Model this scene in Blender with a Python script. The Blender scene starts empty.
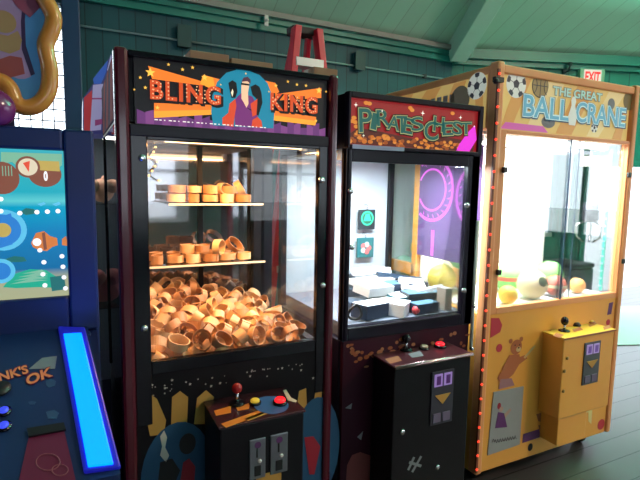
import bpy, bmesh, math, random
from mathutils import Vector, Matrix
random.seed(7)
sc = bpy.context.scene
COL = sc.collection
PI = math.pi

# ------------------------------------------------------------------ camera
F, YAW, PITCH, ROLL, EYE = 490.0, 0.467, 0.111, 0.0187, 1.55
_f = Vector((math.sin(YAW)*math.cos(PITCH), math.cos(YAW)*math.cos(PITCH), -math.sin(PITCH)))
_r = Vector((math.cos(YAW), -math.sin(YAW), 0)); _u = _r.cross(_f)
CR = _r*math.cos(ROLL) + _u*math.sin(ROLL); CU = -_r*math.sin(ROLL) + _u*math.cos(ROLL)
cam_d = bpy.data.cameras.new('camera'); cam = bpy.data.objects.new('camera', cam_d); COL.objects.link(cam)
cam_d.sensor_width = 36; cam_d.lens = 36*F/640; cam_d.clip_start = .02
m = Matrix.Identity(4)
for i in range(3):
    m[i][0], m[i][1], m[i][2] = CR[i], CU[i], -_f[i]
m[2][3] = EYE
cam.matrix_world = m
sc.camera = cam
EYEV = Vector((0, 0, EYE))
def ray(u, v): return CR*((u-320)/F) - CU*((v-240)/F) + _f
def at(u, v, Y): d = ray(u, v); return EYEV + d*(Y/d.y)          # a measured point on a plane of constant depth
def atx(u, v, X): d = ray(u, v); return EYEV + d*(X/d.x)
def atz(u, v, Z): d = ray(u, v); return EYEV + d*((Z-EYE)/d.z)

# ------------------------------------------------------------------ materials
def mat(name, col, rough=.5, metal=0, emit=0, ecol=None, vary=.0, scale=8, bump=0, coat=0, spec=.5):
    mt = bpy.data.materials.new(name); mt.use_nodes = True
    nt = mt.node_tree; b = nt.nodes['Principled BSDF']
    c = (*col, 1)
    b.inputs['Base Color'].default_value = c
    b.inputs['Roughness'].default_value = rough; b.inputs['Metallic'].default_value = metal
    b.inputs['Specular IOR Level'].default_value = spec
    if coat: b.inputs['Coat Weight'].default_value = coat; b.inputs['Coat Roughness'].default_value = .08
    if emit:
        b.inputs['Emission Color'].default_value = (*(ecol or col), 1); b.inputs['Emission Strength'].default_value = emit
    if vary or bump:
        tc = nt.nodes.new('ShaderNodeTexCoord'); n = nt.nodes.new('ShaderNodeTexNoise')
        n.inputs['Scale'].default_value = scale; n.inputs['Detail'].default_value = 5
        nt.links.new(tc.outputs['Object'], n.inputs['Vector'])
        if vary:
            mx = nt.nodes.new('ShaderNodeMix'); mx.data_type = 'RGBA'
            mx.inputs[6].default_value = (*[x*(1-vary) for x in col], 1); mx.inputs[7].default_value = (*[min(1, x*(1+vary)) for x in col], 1)
            nt.links.new(n.outputs['Fac'], mx.inputs[0]); nt.links.new(mx.outputs[2], b.inputs['Base Color'])
        if bump:
            bp = nt.nodes.new('ShaderNodeBump'); bp.inputs['Strength'].default_value = bump; bp.inputs['Distance'].default_value = .01
            nt.links.new(n.outputs['Fac'], bp.inputs['Height']); nt.links.new(bp.outputs['Normal'], b.inputs['Normal'])
    return mt
def glass(name, tint=(1, 1, 1), refl=1.0, rough=.01):
    mt = bpy.data.materials.new(name); mt.use_nodes = True; nt = mt.node_tree; nt.nodes.clear()
    o = nt.nodes.new('ShaderNodeOutputMaterial'); mx = nt.nodes.new('ShaderNodeMixShader')
    t = nt.nodes.new('ShaderNodeBsdfTransparent'); g = nt.nodes.new('ShaderNodeBsdfGlossy'); fr = nt.nodes.new('ShaderNodeFresnel')
    ml = nt.nodes.new('ShaderNodeMath'); ml.operation = 'MULTIPLY'; ml.inputs[1].default_value = refl
    t.inputs['Color'].default_value = (*tint, 1); g.inputs['Roughness'].default_value = rough; fr.inputs['IOR'].default_value = 1.5
    geo = nt.nodes.new('ShaderNodeNewGeometry')
    nt.links.new(fr.outputs[0], ml.inputs[0]); nt.links.new(ml.outputs[0], mx.inputs[0])
    nt.links.new(t.outputs[0], mx.inputs[1]); nt.links.new(g.outputs[0], mx.inputs[2]); nt.links.new(mx.outputs[0], o.inputs[0])
    return mt
def lit(name, col, s=.8): return mat(name, tuple(x*.35 for x in col), .35, emit=s, ecol=col)
def stripes(name, c1, c2, axis, scale, rough=.5, bump=.3, width=.06, vary=.2):
    """boards: thin dark grooves across one object axis, with board to board variation"""
    mt = bpy.data.materials.new(name); mt.use_nodes = True; nt = mt.node_tree; b = nt.nodes['Principled BSDF']
    tc = nt.nodes.new('ShaderNodeTexCoord'); sp = nt.nodes.new('ShaderNodeSeparateXYZ'); nt.links.new(tc.outputs['Object'], sp.inputs[0])
    mul = nt.nodes.new('ShaderNodeMath'); mul.operation = 'MULTIPLY'; mul.inputs[1].default_value = scale; nt.links.new(sp.outputs[axis], mul.inputs[0])
    fr = nt.nodes.new('ShaderNodeMath'); fr.operation = 'FRACT'; nt.links.new(mul.outputs[0], fr.inputs[0])
    fl = nt.nodes.new('ShaderNodeMath'); fl.operation = 'FLOOR'; nt.links.new(mul.outputs[0], fl.inputs[0])
    lt = nt.nodes.new('ShaderNodeMath'); lt.operation = 'LESS_THAN'; lt.inputs[1].default_value = width; nt.links.new(fr.outputs[0], lt.inputs[0])
    wn = nt.nodes.new('ShaderNodeTexWhiteNoise'); wn.noise_dimensions = '1D'; nt.links.new(fl.outputs[0], wn.inputs['W'])
    no = nt.nodes.new('ShaderNodeTexNoise'); no.inputs['Scale'].default_value = 5; no.inputs['Detail'].default_value = 6; nt.links.new(tc.outputs['Object'], no.inputs['Vector'])
    ad = nt.nodes.new('ShaderNodeMath'); ad.operation = 'ADD'; nt.links.new(wn.outputs[0], ad.inputs[0]); nt.links.new(no.outputs['Fac'], ad.inputs[1])
    mr = nt.nodes.new('ShaderNodeMapRange'); mr.inputs[2].default_value = 2; mr.inputs[3].default_value = 1-vary; mr.inputs[4].default_value = 1+vary; nt.links.new(ad.outputs[0], mr.inputs[0])
    mx = nt.nodes.new('ShaderNodeMix'); mx.data_type = 'RGBA'; mx.inputs[6].default_value = (*c1, 1); mx.inputs[7].default_value = (*c2, 1)
    nt.links.new(lt.outputs[0], mx.inputs[0])
    vm = nt.nodes.new('ShaderNodeVectorMath'); vm.operation = 'SCALE'; nt.links.new(mx.outputs[2], vm.inputs[0]); nt.links.new(mr.outputs[0], vm.inputs['Scale'])
    nt.links.new(vm.outputs[0], b.inputs['Base Color']); b.inputs['Roughness'].default_value = rough
    bp = nt.nodes.new('ShaderNodeBump'); bp.inputs['Strength'].default_value = bump; bp.inputs['Distance'].default_value = .01; bp.invert = True
    nt.links.new(lt.outputs[0], bp.inputs['Height']); nt.links.new(bp.outputs['Normal'], b.inputs['Normal'])
    return mt

BLACK = mat('black_laminate', (.007, .006, .009), .4, vary=.3, scale=20, spec=.25)
BLACKG = mat('black_gloss', (.007, .006, .010), .15, vary=.2, spec=.35)
MAROON = mat('maroon_gloss', (.085, .006, .016), .22, coat=.3, vary=.25, scale=4)
NAVY = mat('navy_laminate', (.004, .016, .11), .4, vary=.3, scale=6)
NAVYD = mat('dark_navy_laminate', (.008, .012, .06), .3, vary=.3, scale=6)
CHROME = mat('chrome', (.7, .7, .72), .18, 1)
STEEL = mat('steel_plate', (.26, .26, .3), .35, .8, vary=.2, scale=30)
GLASS = glass('clear_glass', (.97, .98, .97), 1.0)
GLASSB = glass('clean_glass', (.98, .99, .98), .7)
GLASSL = glass('coated_glass', (.98, .99, .99), .18)
WHITE = mat('white_laminate', (.82, .84, .82), .45, vary=.05)
GREYD = mat('dark_grey', (.05, .05, .06), .5)
YEL = mat('yellow_laminate', (.84, .37, .065), .33, vary=.08, scale=5, coat=.2)
ORA = mat('orange_trim', (.80, .33, .13), .4, vary=.12, scale=6)
CARD = mat('cardboard', (.36, .2, .13), .85, vary=.15, scale=12)

# ------------------------------------------------------------------ geometry helpers
class G:
    def __init__(s): s.bm = bmesh.new(); s.mi = 0
    def _tag(s, fs):
        for f in fs: f.material_index = s.mi
    def box(s, x0, x1, y0, y1, z0, z1):
        r = bmesh.ops.create_cube(s.bm, size=1)
        vs = r['verts']
        for v in vs:
            v.co = Vector((x0 if v.co.x < 0 else x1, y0 if v.co.y < 0 else y1, z0 if v.co.z < 0 else z1))
        fs = {f for v in vs for f in v.link_faces}; s._tag(fs); return s
    def obox(s, c, ax, ay, az):
        """oriented box: centre and three half vectors"""
        c, ax, ay, az = map(Vector, (c, ax, ay, az)); r = bmesh.ops.create_cube(s.bm, size=2)
        for v in r['verts']: v.co = c + ax*v.co.x + ay*v.co.y + az*v.co.z
        fs = {f for v in r['verts'] for f in v.link_faces}; s._tag(fs); bmesh.ops.recalc_face_normals(s.bm, faces=list(fs)); return s
    def tube(s, pts, r, seg=10, closed=False, r2=None):
        pts = [Vector(p) for p in pts]; n = len(pts); rings = []
        prev = None
        for i, p in enumerate(pts):
            if closed: d = pts[(i+1) % n]-pts[i-1]
            else: d = pts[min(i+1, n-1)]-pts[max(i-1, 0)]
            d.normalize()
            if prev is None:
                a = d.orthogonal().normalized()
            else:
                a = (prev - d*prev.dot(d)); a = a.normalized() if a.length > 1e-6 else d.orthogonal().normalized()
            prev = a; b = d.cross(a)
            rr = r if r2 is None else r+(r2-r)*i/max(1, n-1)
            rings.append([s.bm.verts.new(p+a*math.cos(t*2*PI/seg)*rr+b*math.sin(t*2*PI/seg)*rr) for t in range(seg)])
        fs = []
        for i in range(n if closed else n-1):
            A, B = rings[i], rings[(i+1) % n]
            for t in range(seg): fs.append(s.bm.faces.new((A[t], A[(t+1) % seg], B[(t+1) % seg], B[t])))
        if not closed: fs.append(s.bm.faces.new(rings[0][::-1])); fs.append(s.bm.faces.new(rings[-1]))
        for f in fs: f.smooth = True
        s._tag(fs); return s
    def cyl(s, p, q, r, seg=16, r2=None): return s.tube([p, q], r, seg, r2=r2)
    def ball(s, c, r, seg=20, sx=1, sy=1, sz=1):
        rr = bmesh.ops.create_uvsphere(s.bm, u_segments=seg, v_segments=seg//2, radius=r)
        for v in rr['verts']: v.co = Vector((v.co.x*sx, v.co.y*sy, v.co.z*sz)) + Vector(c)
        fs = {f for v in rr['verts'] for f in v.link_faces}
        for f in fs: f.smooth = True
        s._tag(fs); return s
    def prism(s, pts, thick):
        """solid sheet: polygon pts (3d), thickness vector"""
        th = Vector(thick); a = [s.bm.verts.new(p) for p in pts]; b = [s.bm.verts.new(Vector(p)+th) for p in pts]; n = len(a)
        fs = [s.bm.faces.new(a), s.bm.faces.new(b[::-1])]
        for i in range(n): fs.append(s.bm.faces.new((a[i], b[i], b[(i+1) % n], a[(i+1) % n])))
        s._tag(fs); bmesh.ops.recalc_face_normals(s.bm, faces=fs); return s
    def lathe(s, prof, c, seg=20, axis='z'):
        """profile (r, h) turned about an axis through c"""
        rings = []
        for r, h in prof:
            ring = []
            for t in range(seg):
                a = 2*PI*t/seg; x, y = r*math.cos(a), r*math.sin(a)
                p = {'z': (x, y, h), 'y': (x, h, y), 'x': (h, x, y)}[axis]
                ring.append(s.bm.verts.new(Vector(p)+Vector(c)))
            rings.append(ring)
        fs = []
        for A, B in zip(rings, rings[1:]):
            for t in range(seg): fs.append(s.bm.faces.new((A[t], A[(t+1) % seg], B[(t+1) % seg], B[t])))
        fs.append(s.bm.faces.new(rings[0])); fs.append(s.bm.faces.new(rings[-1]))
        for f in fs: f.smooth = True
        s._tag(fs); bmesh.ops.recalc_face_normals(s.bm, faces=fs); return s
    def build(s, name, mats, parent=None, bevel=0, subs=0):
        if not isinstance(mats, (list, tuple)): mats = [mats]
        off = Vector((0, 0, 0)); p = parent
        while p: off += p.location; p = p.parent
        for v in s.bm.verts: v.co -= off
        me = bpy.data.meshes.new(name); s.bm.to_mesh(me); s.bm.free()
        for x in mats: me.materials.append(x)
        o = bpy.data.objects.new(name, me); COL.objects.link(o)
        if parent: o.parent = parent
        if bevel:
            b = o.modifiers.new('bevel', 'BEVEL'); b.width = bevel; b.segments = 2; b.limit_method = 'ANGLE'
        return o
def B(name, mt, parent, x0, x1, y0, y1, z0, z1, bevel=0): return G().box(x0, x1, y0, y1, z0, z1).build(name, mt, parent, bevel)
def thing(name, label, cat, loc, group=None):
    o = bpy.data.objects.new(name, None); COL.objects.link(o); o.location = loc; o.empty_display_size = .1
    o['label'] = label; o['category'] = cat
    if group: o['group'] = group
    return o
def tag(o, label, cat, group=None, kind=None):
    o['label'] = label; o['category'] = cat
    if group: o['group'] = group
    if kind: o['kind'] = kind
    return o
def struct(o): o['kind'] = 'structure'; return o
def dup(o, loc=None, rot=None, label=None, group=None):
    c = o.copy(); COL.objects.link(c)
    if loc is not None: c.location = loc
    if rot is not None: c.rotation_euler = rot
    if label: c['label'] = label
    if group: c['group'] = group
    for ch in list(o.children):
        d = ch.copy(); COL.objects.link(d); d.parent = c
        for g in ch.children:
            e = g.copy(); COL.objects.link(e); e.parent = d
    return c
# printed art: thin sheets lying on a panel; L is the layer above the panel
def sheet(g, pts, Y, L=1, th=.0006): return g.prism([Vector((p[0], Y-.0008*L, p[1])) for p in pts], (0, -th, 0))
def px(pts, Y): return [(at(u, v, Y).x, at(u, v, Y).z) for u, v in pts]
def circ(cx, cz, r, n=28, rz=None, a0=0, a1=2*PI): 
    rz = rz or r
    full = abs(a1-a0-2*PI) < 1e-6
    return [(cx+r*math.cos(a0+(a1-a0)*i/(n if full else n-1)), cz+rz*math.sin(a0+(a1-a0)*i/(n if full else n-1))) for i in range(n)]
def star(cx, cz, r, n=5, k=.42, rot=PI/2): return [(cx+(r if i % 2 == 0 else r*k)*math.cos(rot+i*PI/n), cz+(r if i % 2 == 0 else r*k)*math.sin(rot+i*PI/n)) for i in range(2*n)]
def art(name, ptsl, mt, parent, Y, L=1):
    g = G()
    for p in ptsl: sheet(g, p, Y, L)
    return g.build(name, mt, parent)
def text_bm(g, s, box, Y, L=1, bold=.0, th=.0008, shear=0, rot=0, plane='y', space=1.0):
    """letters as flat solid shapes stretched to box (x0,x1,z0,z1); plane 'y' faces -Y"""
    cu = bpy.data.curves.new('t', 'FONT'); cu.body = s; cu.size = 1; cu.offset = bold; cu.shear = shear; cu.space_character = space; cu.resolution_u = 4
    cu.fill_mode = 'BOTH'; cu.extrude = 0
    ob = bpy.data.objects.new('t', cu); COL.objects.link(ob)
    me = bpy.data.meshes.new_from_object(ob.evaluated_get(bpy.context.evaluated_depsgraph_get()))
    bpy.data.objects.remove(ob)
    xs = [v.co.x for v in me.vertices]; ys = [v.co.y for v in me.vertices]
    ax, bx, ay, by = min(xs), max(xs), min(ys), max(ys); x0, x1, z0, z1 = box
    cx, cz = (x0+x1)/2, (z0+z1)/2
    vs = []
    for v in me.vertices:
        X = x0+(v.co.x-ax)/(bx-ax)*(x1-x0); Z = z0+(v.co.y-ay)/(by-ay)*(z1-z0)
        if rot: 
            dx, dz = X-cx, Z-cz; X = cx+dx*math.cos(rot)-dz*math.sin(rot); Z = cz+dx*math.sin(rot)+dz*math.cos(rot)
        vs.append(g.bm.verts.new((X, Y-.0008*L, Z) if plane == 'y' else (X, Z, Y+.0008*L)))
    fs = []
    for p in me.polygons:
        try: fs.append(g.bm.faces.new([vs[i] for i in p.vertices]))
        except ValueError: pass
    bmesh.ops.recalc_face_normals(g.bm, faces=fs)
    r = bmesh.ops.extrude_face_region(g.bm, geom=fs)
    for e in r['geom']:
        if isinstance(e, bmesh.types.BMVert):
            if plane == 'y': e.co.y -= th
            else: e.co.z += th
    g._tag([f for f in g.bm.faces if f.material_index == 0 and any(v in vs for v in f.verts)] + [e for e in r['geom'] if isinstance(e, bmesh.types.BMFace)])
    bpy.data.meshes.remove(me)
    return g
def text(name, s, box, mt, parent, Y, L=1, bold=0, **k): return text_bm(G(), s, box, Y, L, bold, **k).build(name, mt, parent)
def area(name, loc, rot, sx, sy, power, col):
    l = bpy.data.lights.new(name, 'AREA'); l.shape = 'RECTANGLE'; l.size = sx; l.size_y = sy; l.energy = power; l.color = col
    o = bpy.data.objects.new(name, l); COL.objects.link(o); o.location = loc; o.rotation_euler = rot
    return o
D = 1.73        # the machines' common front plane

# ================================================================== THE ROOM
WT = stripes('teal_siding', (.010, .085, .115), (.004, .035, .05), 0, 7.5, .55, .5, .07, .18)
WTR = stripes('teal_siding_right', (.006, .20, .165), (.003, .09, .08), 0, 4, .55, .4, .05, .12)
TRIM = mat('teal_trim_paint', (.02, .25, .21), .4, vary=.12, scale=4)
CEIL = stripes('ceiling_boards', (.50, .80, .66), (.38, .62, .5), 0, 5, .6, .25, .05, .08)
PLANK = stripes('floor_planks', (.062, .056, .056), (.008, .008, .008), 1, 6.2, .36, .5, .05, .3)
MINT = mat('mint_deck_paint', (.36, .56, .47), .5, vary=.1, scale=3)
WOFF = mat('dim_wall_paint', (.10, .16, .16), .7, vary=.1)
KX, KY, KZ = 4.12, 4.74, 3.2
d2 = Vector((.93, -.36, 0)).normalized(); n2 = Vector((d2.y, -d2.x, 0))      # right wall: along and inward
def RW(s, q, z): p = Vector((KX, KY, 0)) + d2*s + n2*q; return (p.x, p.y, z)
# floor, painted door sheen and ground outside
struct(B('floor', PLANK, None, -6, 12, -6.5, 4.74, -.1, 0))
g = G(); g.prism([RW(-.6, 1.42, .004), RW(6, 1.42, .004), RW(6, -.3, .004), RW(-.1, -.02, .004)], (0, 0, .004)); struct(g.build('floor_threshold', MINT))  # mint sheet paints the doorway's bright reflection on the glossy planks
struct(B('ground_outside', mat('pale_concrete', (.6, .6, .57), .9, vary=.1), None, -30, 40, -40, 40, -.35, -.12))
# back wall with the grid window at its left end
g = G(); wx0, wx1, wz0, wz1 = -2.6, -.035, 1.0, 3.0
g.box(-5, wx0, KY, KY+.15, 0, KZ); g.box(wx1, KX+.1, KY, KY+.15, 0, KZ); g.box(wx0, wx1, KY, KY+.15, 0, wz0); g.box(wx0, wx1, KY, KY+.15, wz1, KZ)
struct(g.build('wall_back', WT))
g = G()
for i in range(31): x = wx0+(wx1-wx0)*i/30; g.box(x-.0045, x+.0045, KY+.04, KY+.046, wz0, wz1)
for i in range(22): z = wz0+(wz1-wz0)*i/21; g.box(wx0, wx1, KY+.04, KY+.05, z-.0045, z+.0045)
w1 = struct(G().box(wx0, wx1, KY+.06, KY+.066, wz0, wz1).build('window_1', GLASS)); g.build('wire_grid', GREYD, w1)
struct(B('trim_1', mat('blue_post_paint', (.02, .06, .16), .4), None, -.035, .10, KY-.06, KY, 0, 3.15, .01))  # teal post; the blue light on it is put into its colour
# right wall with a doorway and a wide window
def rbox(g, s0, s1, z0, z1, q0=-.15, q1=0):
    c = (Vector(RW(s0, q0, z0))+Vector(RW(s1, q1, z1)))/2
    g.obox(c, d2*((s1-s0)/2), n2*((q1-q0)/2), (0, 0, (z1-z0)/2))
DS0, DS1, DZ = 1.86, 3.6, 1.86
g = G(); rbox(g, -.1, .55, 0, KZ); rbox(g, 1.45, DS0, 0, KZ); rbox(g, DS1, 9, 0, KZ); rbox(g, DS0, DS1, DZ, KZ); rbox(g, .55, 1.45, 0, .95); rbox(g, .55, 1.45, 2.2, KZ)
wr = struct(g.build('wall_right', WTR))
g = G(); rbox(g, DS0-.07, DS0, 0, DZ+.07, 0, .03); rbox(g, DS1, DS1+.07, 0, DZ+.07, 0, .03); rbox(g, DS0, DS1, DZ, DZ+.07, 0, .03); struct(g.build('door_1', TRIM))
g = G(); rbox(g, .55, 1.45, .95, 2.2, -.08, -.07); w2 = struct(g.build('window_2', GLASS))
g = G(); rbox(g, .97, 1.03, .95, 2.2, -.1, -.05); rbox(g, .55, 1.45, .95, 1.0, -.1, -.05); rbox(g, .55, 1.45, 2.15, 2.2, -.1, -.05); g.build('window_frame', WHITE, w2)
# other walls, with the daylight openings behind the camera
g = G()
g.box(-5.15, -5, -6, -3.5, 0, 6.2); g.box(-5.15, -5, 3.5, 4.9, 0, 4.2); g.box(-5.15, -5, -3.5, .5, 0, 6.2); g.box(-5.15, -5, .5, 3.5, 0, .9); g.box(-5.15, -5, .5, 3.5, 2.6, 6.2)
struct(g.build('wall_left', WOFF))
g = G()
for a, b_, c, d in ((-5, 9.8, 0, .8), (-5, 9.8, 2.7, 6.2), (-5, .2, .8, 2.7), (2.0, 3.2, .8, 2.7), (5.4, 9.8, .8, 2.7)): g.box(a, b_, -6.15, -6, c, d)
struct(g.build('wall_front', WOFF))
for k, (a, b_) in enumerate(((.2, 2.0), (3.2, 5.4))):
    w = struct(B('window_%d' % (3+k), GLASS, None, a, b_, -6.08, -6.07, .8, 2.7))
    g = G(); xm = (a+b_)/2; g.box(xm-.04, xm+.04, -6.12, -6.03, .8, 2.7); g.box(a, b_, -6.12, -6.03, 1.75, 1.81); g.build('window_frame', GREYD, w)
g = G()
for a, b_, c, d in ((-6, 3, 0, .6), (-6, 3, 2.8, 6.2), (-6, -5, .6, 2.8), (-1.9, -1.6, .6, 2.8), (1.6, 3, .6, 2.8)): g.box(9.8, 9.95, a, b_, c, d)
struct(g.build('wall_side', WOFF))
for k, (a, b_) in enumerate(((-5, -1.9), (-1.6, 1.6))):  # side windows put in so daylight reaches the crane front and ceiling
    w = struct(B('window_%d' % (5+k), GLASS, None, 9.87, 9.88, a, b_, .6, 2.8)); g = G(); g.box(9.84, 9.92, (a+b_)/2-.04, (a+b_)/2+.04, .6, 2.8); g.build('window_frame', GREYD, w)  # added window and its frame
# hipped ceiling
m5 = .55
T = Vector((KX, KY, 0))+Vector((-.27, -.963, 0))*5; T.z = KZ+m5*4.9
A1 = Vector((-5.2, KY, KZ)); K = Vector((KX, KY, KZ)); A2 = Vector((-5.2, T.y, T.z))
E1 = Vector(RW(7, 0, KZ)); E2 = Vector(RW(5.5, 4.9, T.z))
struct(G().prism([A1, K, T, A2], (0, 0, .1)).build('ceiling_left', CEIL))
struct(G().prism([K, E1, E2, T], (0, 0, .1)).build('ceiling_right', CEIL))
struct(G().prism([A2, T, E2, (10, -2, T.z), (10, -6.2, T.z), (-5.2, -6.2, T.z)], (0, 0, .1)).build('ceiling_top', CEIL))
hip = (T-K).normalized(); side = hip.cross(Vector((0, 0, 1))).normalized(); upv = side.cross(hip).normalized()
if upv.z < 0: upv = -upv
BEAMP = mat('beam_paint', (.56, .86, .74), .45, vary=.08)
struct(G().obox(K+hip*2.75-upv*.12, hip*2.7, side*.10, upv*.12).build('beam', BEAMP, None, .01))
g = G(); g.box(-5, KX, KY-.05, KY, 3.04, 3.10); g.box(-5, KX, KY-.09, KY, 3.10, 3.15); struct(g.build('trim_2', TRIM))
g = G(); g.box(-5, KX-.05, KY-.14, KY, 3.15, 3.20); struct(g.build('trim_3', mat('faded_crown_paint', (.33, .33, .32), .5, vary=.1)))
g = G(); rbox(g, 0, 7, 3.02, 3.08, 0, .05); rbox(g, 0, 7, 3.08, 3.19, 0, .10); struct(g.build('trim_4', TRIM))

# ---- things on the walls
g = G(); z = 2.835; g.tube([(-.0, KY-.03, z), (4.2, KY-.03, z)], .009, 8)
cd = tag(g.build('conduit', mat('conduit_paint', (.30, .42, .44), .4)), 'thin painted conduit running level along the teal back wall', 'pipe')
for x in (.95, 2.0, 2.8, 3.7): B('clamp', GREYD, cd, x-.02, x+.02, KY-.04, KY, z-.02, z+.02)
JB = mat('junction_box_paint', (.02, .07, .08), .5)
for u, v, lab in ((183, 38, 'dark junction box on the conduit above the star-covered sign'), (357, 62, 'dark junction box on the conduit right of the ladder')):
    p = at(u, v, KY)
    t = thing('junction_box', lab, 'electrical box', (p.x, KY, p.z-.09), 'conduit boxes on the back wall')
    B('box_body', JB, t, p.x-.055, p.x+.055, KY-.07, KY, p.z-.09, p.z+.09, .006)
    B('cover', JB, t, p.x-.062, p.x+.062, KY-.078, KY-.07, p.z-.097, p.z+.097, .003)
p = at(267, 20, KY-.16)
t = thing('cable_clip', 'small pale fitting on the crown trim above the ladder', 'fitting', (p.x, KY-.14, p.z-.05))
B('plate', WHITE, t, p.x-.02, p.x+.02, KY-.15, KY-.14, p.z-.05, p.z+.05, .003); G().cyl((p.x, KY-.15, p.z), (p.x, KY-.18, p.z), .012).build('peg', WHITE, t)
# exit sign on the right wall
EXW = Vector(RW(1.76, .02, 0)); ec = Vector(RW(1.76, .03, 2.93))
t = thing('exit_sign', 'lit red EXIT sign in a pale green frame above the bright doorway', 'sign', (ec.x, ec.y, 2.83))
def ebox(name, mt, q0, q1, w, z0, z1, bev=0):
    g = G(); c = ec+n2*((q0+q1)/2); c.z = (z0+z1)/2; g.obox(c, d2*w, n2*((q1-q0)/2), (0, 0, (z1-z0)/2)); return g.build(name, mt, t, bev)
ebox('housing', mat('exit_housing', (.30, .62, .42), .4), -.03, .03, .16, 2.83, 3.03, .006)
ebox('face', lit('exit_face', (.95, .78, .70), .75), .03, .034, .112, 2.842, 3.018)
g = G(); text_bm(g, 'EXIT', (-.098, .098, 2.87, 2.995), 0, 0, .035)
for v in g.bm.verts: q = ec+d2*v.co.x+n2*(.036-v.co.y); v.co = Vector((q.x, q.y, v.co.z))
g.build('lettering', lit('exit_red', (.9, .03, .03), 1.0), t)
# small fixture left of the sign
pw = Vector(RW(1.43, .0, 3.02)); 
t = thing('wall_bracket', 'small dark bracket fixture on the teal wall left of the EXIT sign', 'bracket', (pw.x, pw.y, 2.93))
g = G(); c = pw+n2*.01; c.z = 2.98; g.obox(c, d2*.03, n2*.01, (0, 0, .05)); g.build('plate', JB, t)
g = G(); g.tube([c, c+n2*.08+Vector((0, 0, .01)), c+n2*.1+Vector((0, 0, .07))], .012, 8); g.ball(c+n2*.1+Vector((0, 0, .08)), .028, 12); g.build('arm', JB, t)

# ================================================================== ladder behind the star machine, cartons on the roofs
RED = mat('ladder_red', (.68, .012, .045), .4, vary=.2, scale=9)
yl = 2.72; lx = 1.270
t = thing('step_ladder', 'red A-frame step ladder with dark top cap standing behind the machines', 'ladder', (lx, yl+.3, 0))
ztop = 2.47
for s in (-1, 1):
    g = G(); a = Vector((lx+s*.068, yl+.02, ztop-.0)); b_ = Vector((lx+s*.36, yl-.02+.0, .0))
    b_.y = yl-.12+.0; b_.y = max(b_.y, 2.56)
    ax = (b_-a)/2; g.obox((a+b_)/2, ax, (.021, 0, 0), Vector((1, 0, 0)).cross(ax).normalized()*.036); g.build('front_rail', RED, t, .004)
    g = G(); a = Vector((lx+s*.045, yl+.10, ztop-.03)); b_ = Vector((lx+s*.24, yl+1.0, 0)); ax = (b_-a)/2
    g.obox((a+b_)/2, ax, (.014, 0, 0), Vector((1, 0, 0)).cross(ax).normalized()*.022); g.build('rear_rail', RED, t, .003)
B('top_cap', mat('ladder_cap', (.03, .012, .02), .6), t, lx-.088, lx+.088, yl+.03, yl+.13, ztop-.03, ztop+.015, .008)
ALU = mat('aluminium_step', (.62, .64, .68), .35, .3)
for i in range(8):
    z = .3*i+.16; k = (ztop-z)/ztop; w = .066+.28*k; y = yl+.02-.14*k
    B('step', ALU, t, lx-w, lx+w, y-.04, y+.06, z-.02, z+.02 if i < 7 else z+.03, .003)
def carton(lab, x0, x1, y0, y1, z0, z1):
    t = thing('cardboard_box', lab, 'box', ((x0+x1)/2, (y0+y1)/2, z0), 'cartons on top of the machines')
    B('carton_body', CARD, t, x0, x1, y0, y1, z0, z1, .003)
    xm = (y0+y1)/2; B('tape', mat('parcel_tape', (.42, .30, .2), .3), t, x0-.001, x1+.001, xm-.025, xm+.025, z1-.05, z1+.001)
    return t
x0 = at(190, 55, 2.15).x; x1 = at(230, 55, 2.15).x; x2 = at(273, 60, 2.15).x
carton('brown carton on the roof, directly above the first star of the lit sign', x0, x1-.004, 2.15, 2.4, 1.966, 2.105)
c2 = carton('brown carton on the roof beside the ladder, above the blue disc of the sign', x1+.006, x2, 2.15, 2.4, 1.966, 2.095)
carton('small tan carton on the roof right of the ladder foot', 1.06, 1.19, 2.2, 2.38, 1.921, 2.12)

# ================================================================== STAR-SIGN PRIZE MACHINE  (X .128-.937)
bx0, bx1, by0, by1, bz = .128, .937, D, 2.47, 1.965
bk = thing('prize_machine', 'black and maroon prize machine heaped with tan paper rolls under a lit star sign', 'arcade machine', ((bx0+bx1)/2, (by0+by1)/2, 0))
gx0, gx1, gz0, gz1 = .225, .862, .927, 1.69
B('base_cabinet', BLACK, bk, bx0+.005, bx1-.005, D+.03, by1, .0, .70, .004)      # the bin floor is its top
hb = B('head_box', BLACK, bk, bx0+.005, bx1-.005, D+.03, by1, 1.745, bz, .004)
sp_ = B('side_art', mat('side_art_plum', (.07, .012, .045), .85), hb, bx0+.001, bx0+.005, D+.05, by1-.02, 1.755, bz-.01)
g = G()
for a, b_, c, d in ((1.82, 1.95, 1.80, 1.86), (2.08, 2.2, 1.98, 2.05), (2.32, 2.42, 2.16, 2.24)): g.prism([(bx0+.0008, a, 1.76), (bx0+.0008, b_, 1.76), (bx0+.0008, d, 1.95), (bx0+.0008, c, 1.95)], (-.0006, 0, 0))
g.build('ray_print', mat('side_art_red', (.32, .03, .03), .85), sp_)
for a, b_ in ((bx0, .172), (.900, bx1)): B('front_post', MAROON, bk, a, b_, D-.012, D+.045, 0, bz+.012, .012)
for a, b_ in ((bx0, bx0+.05), (bx1-.05, bx1)): B('rear_post', BLACKG, bk, a, b_, by1-.05, by1, .70, 1.745, .004)
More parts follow.
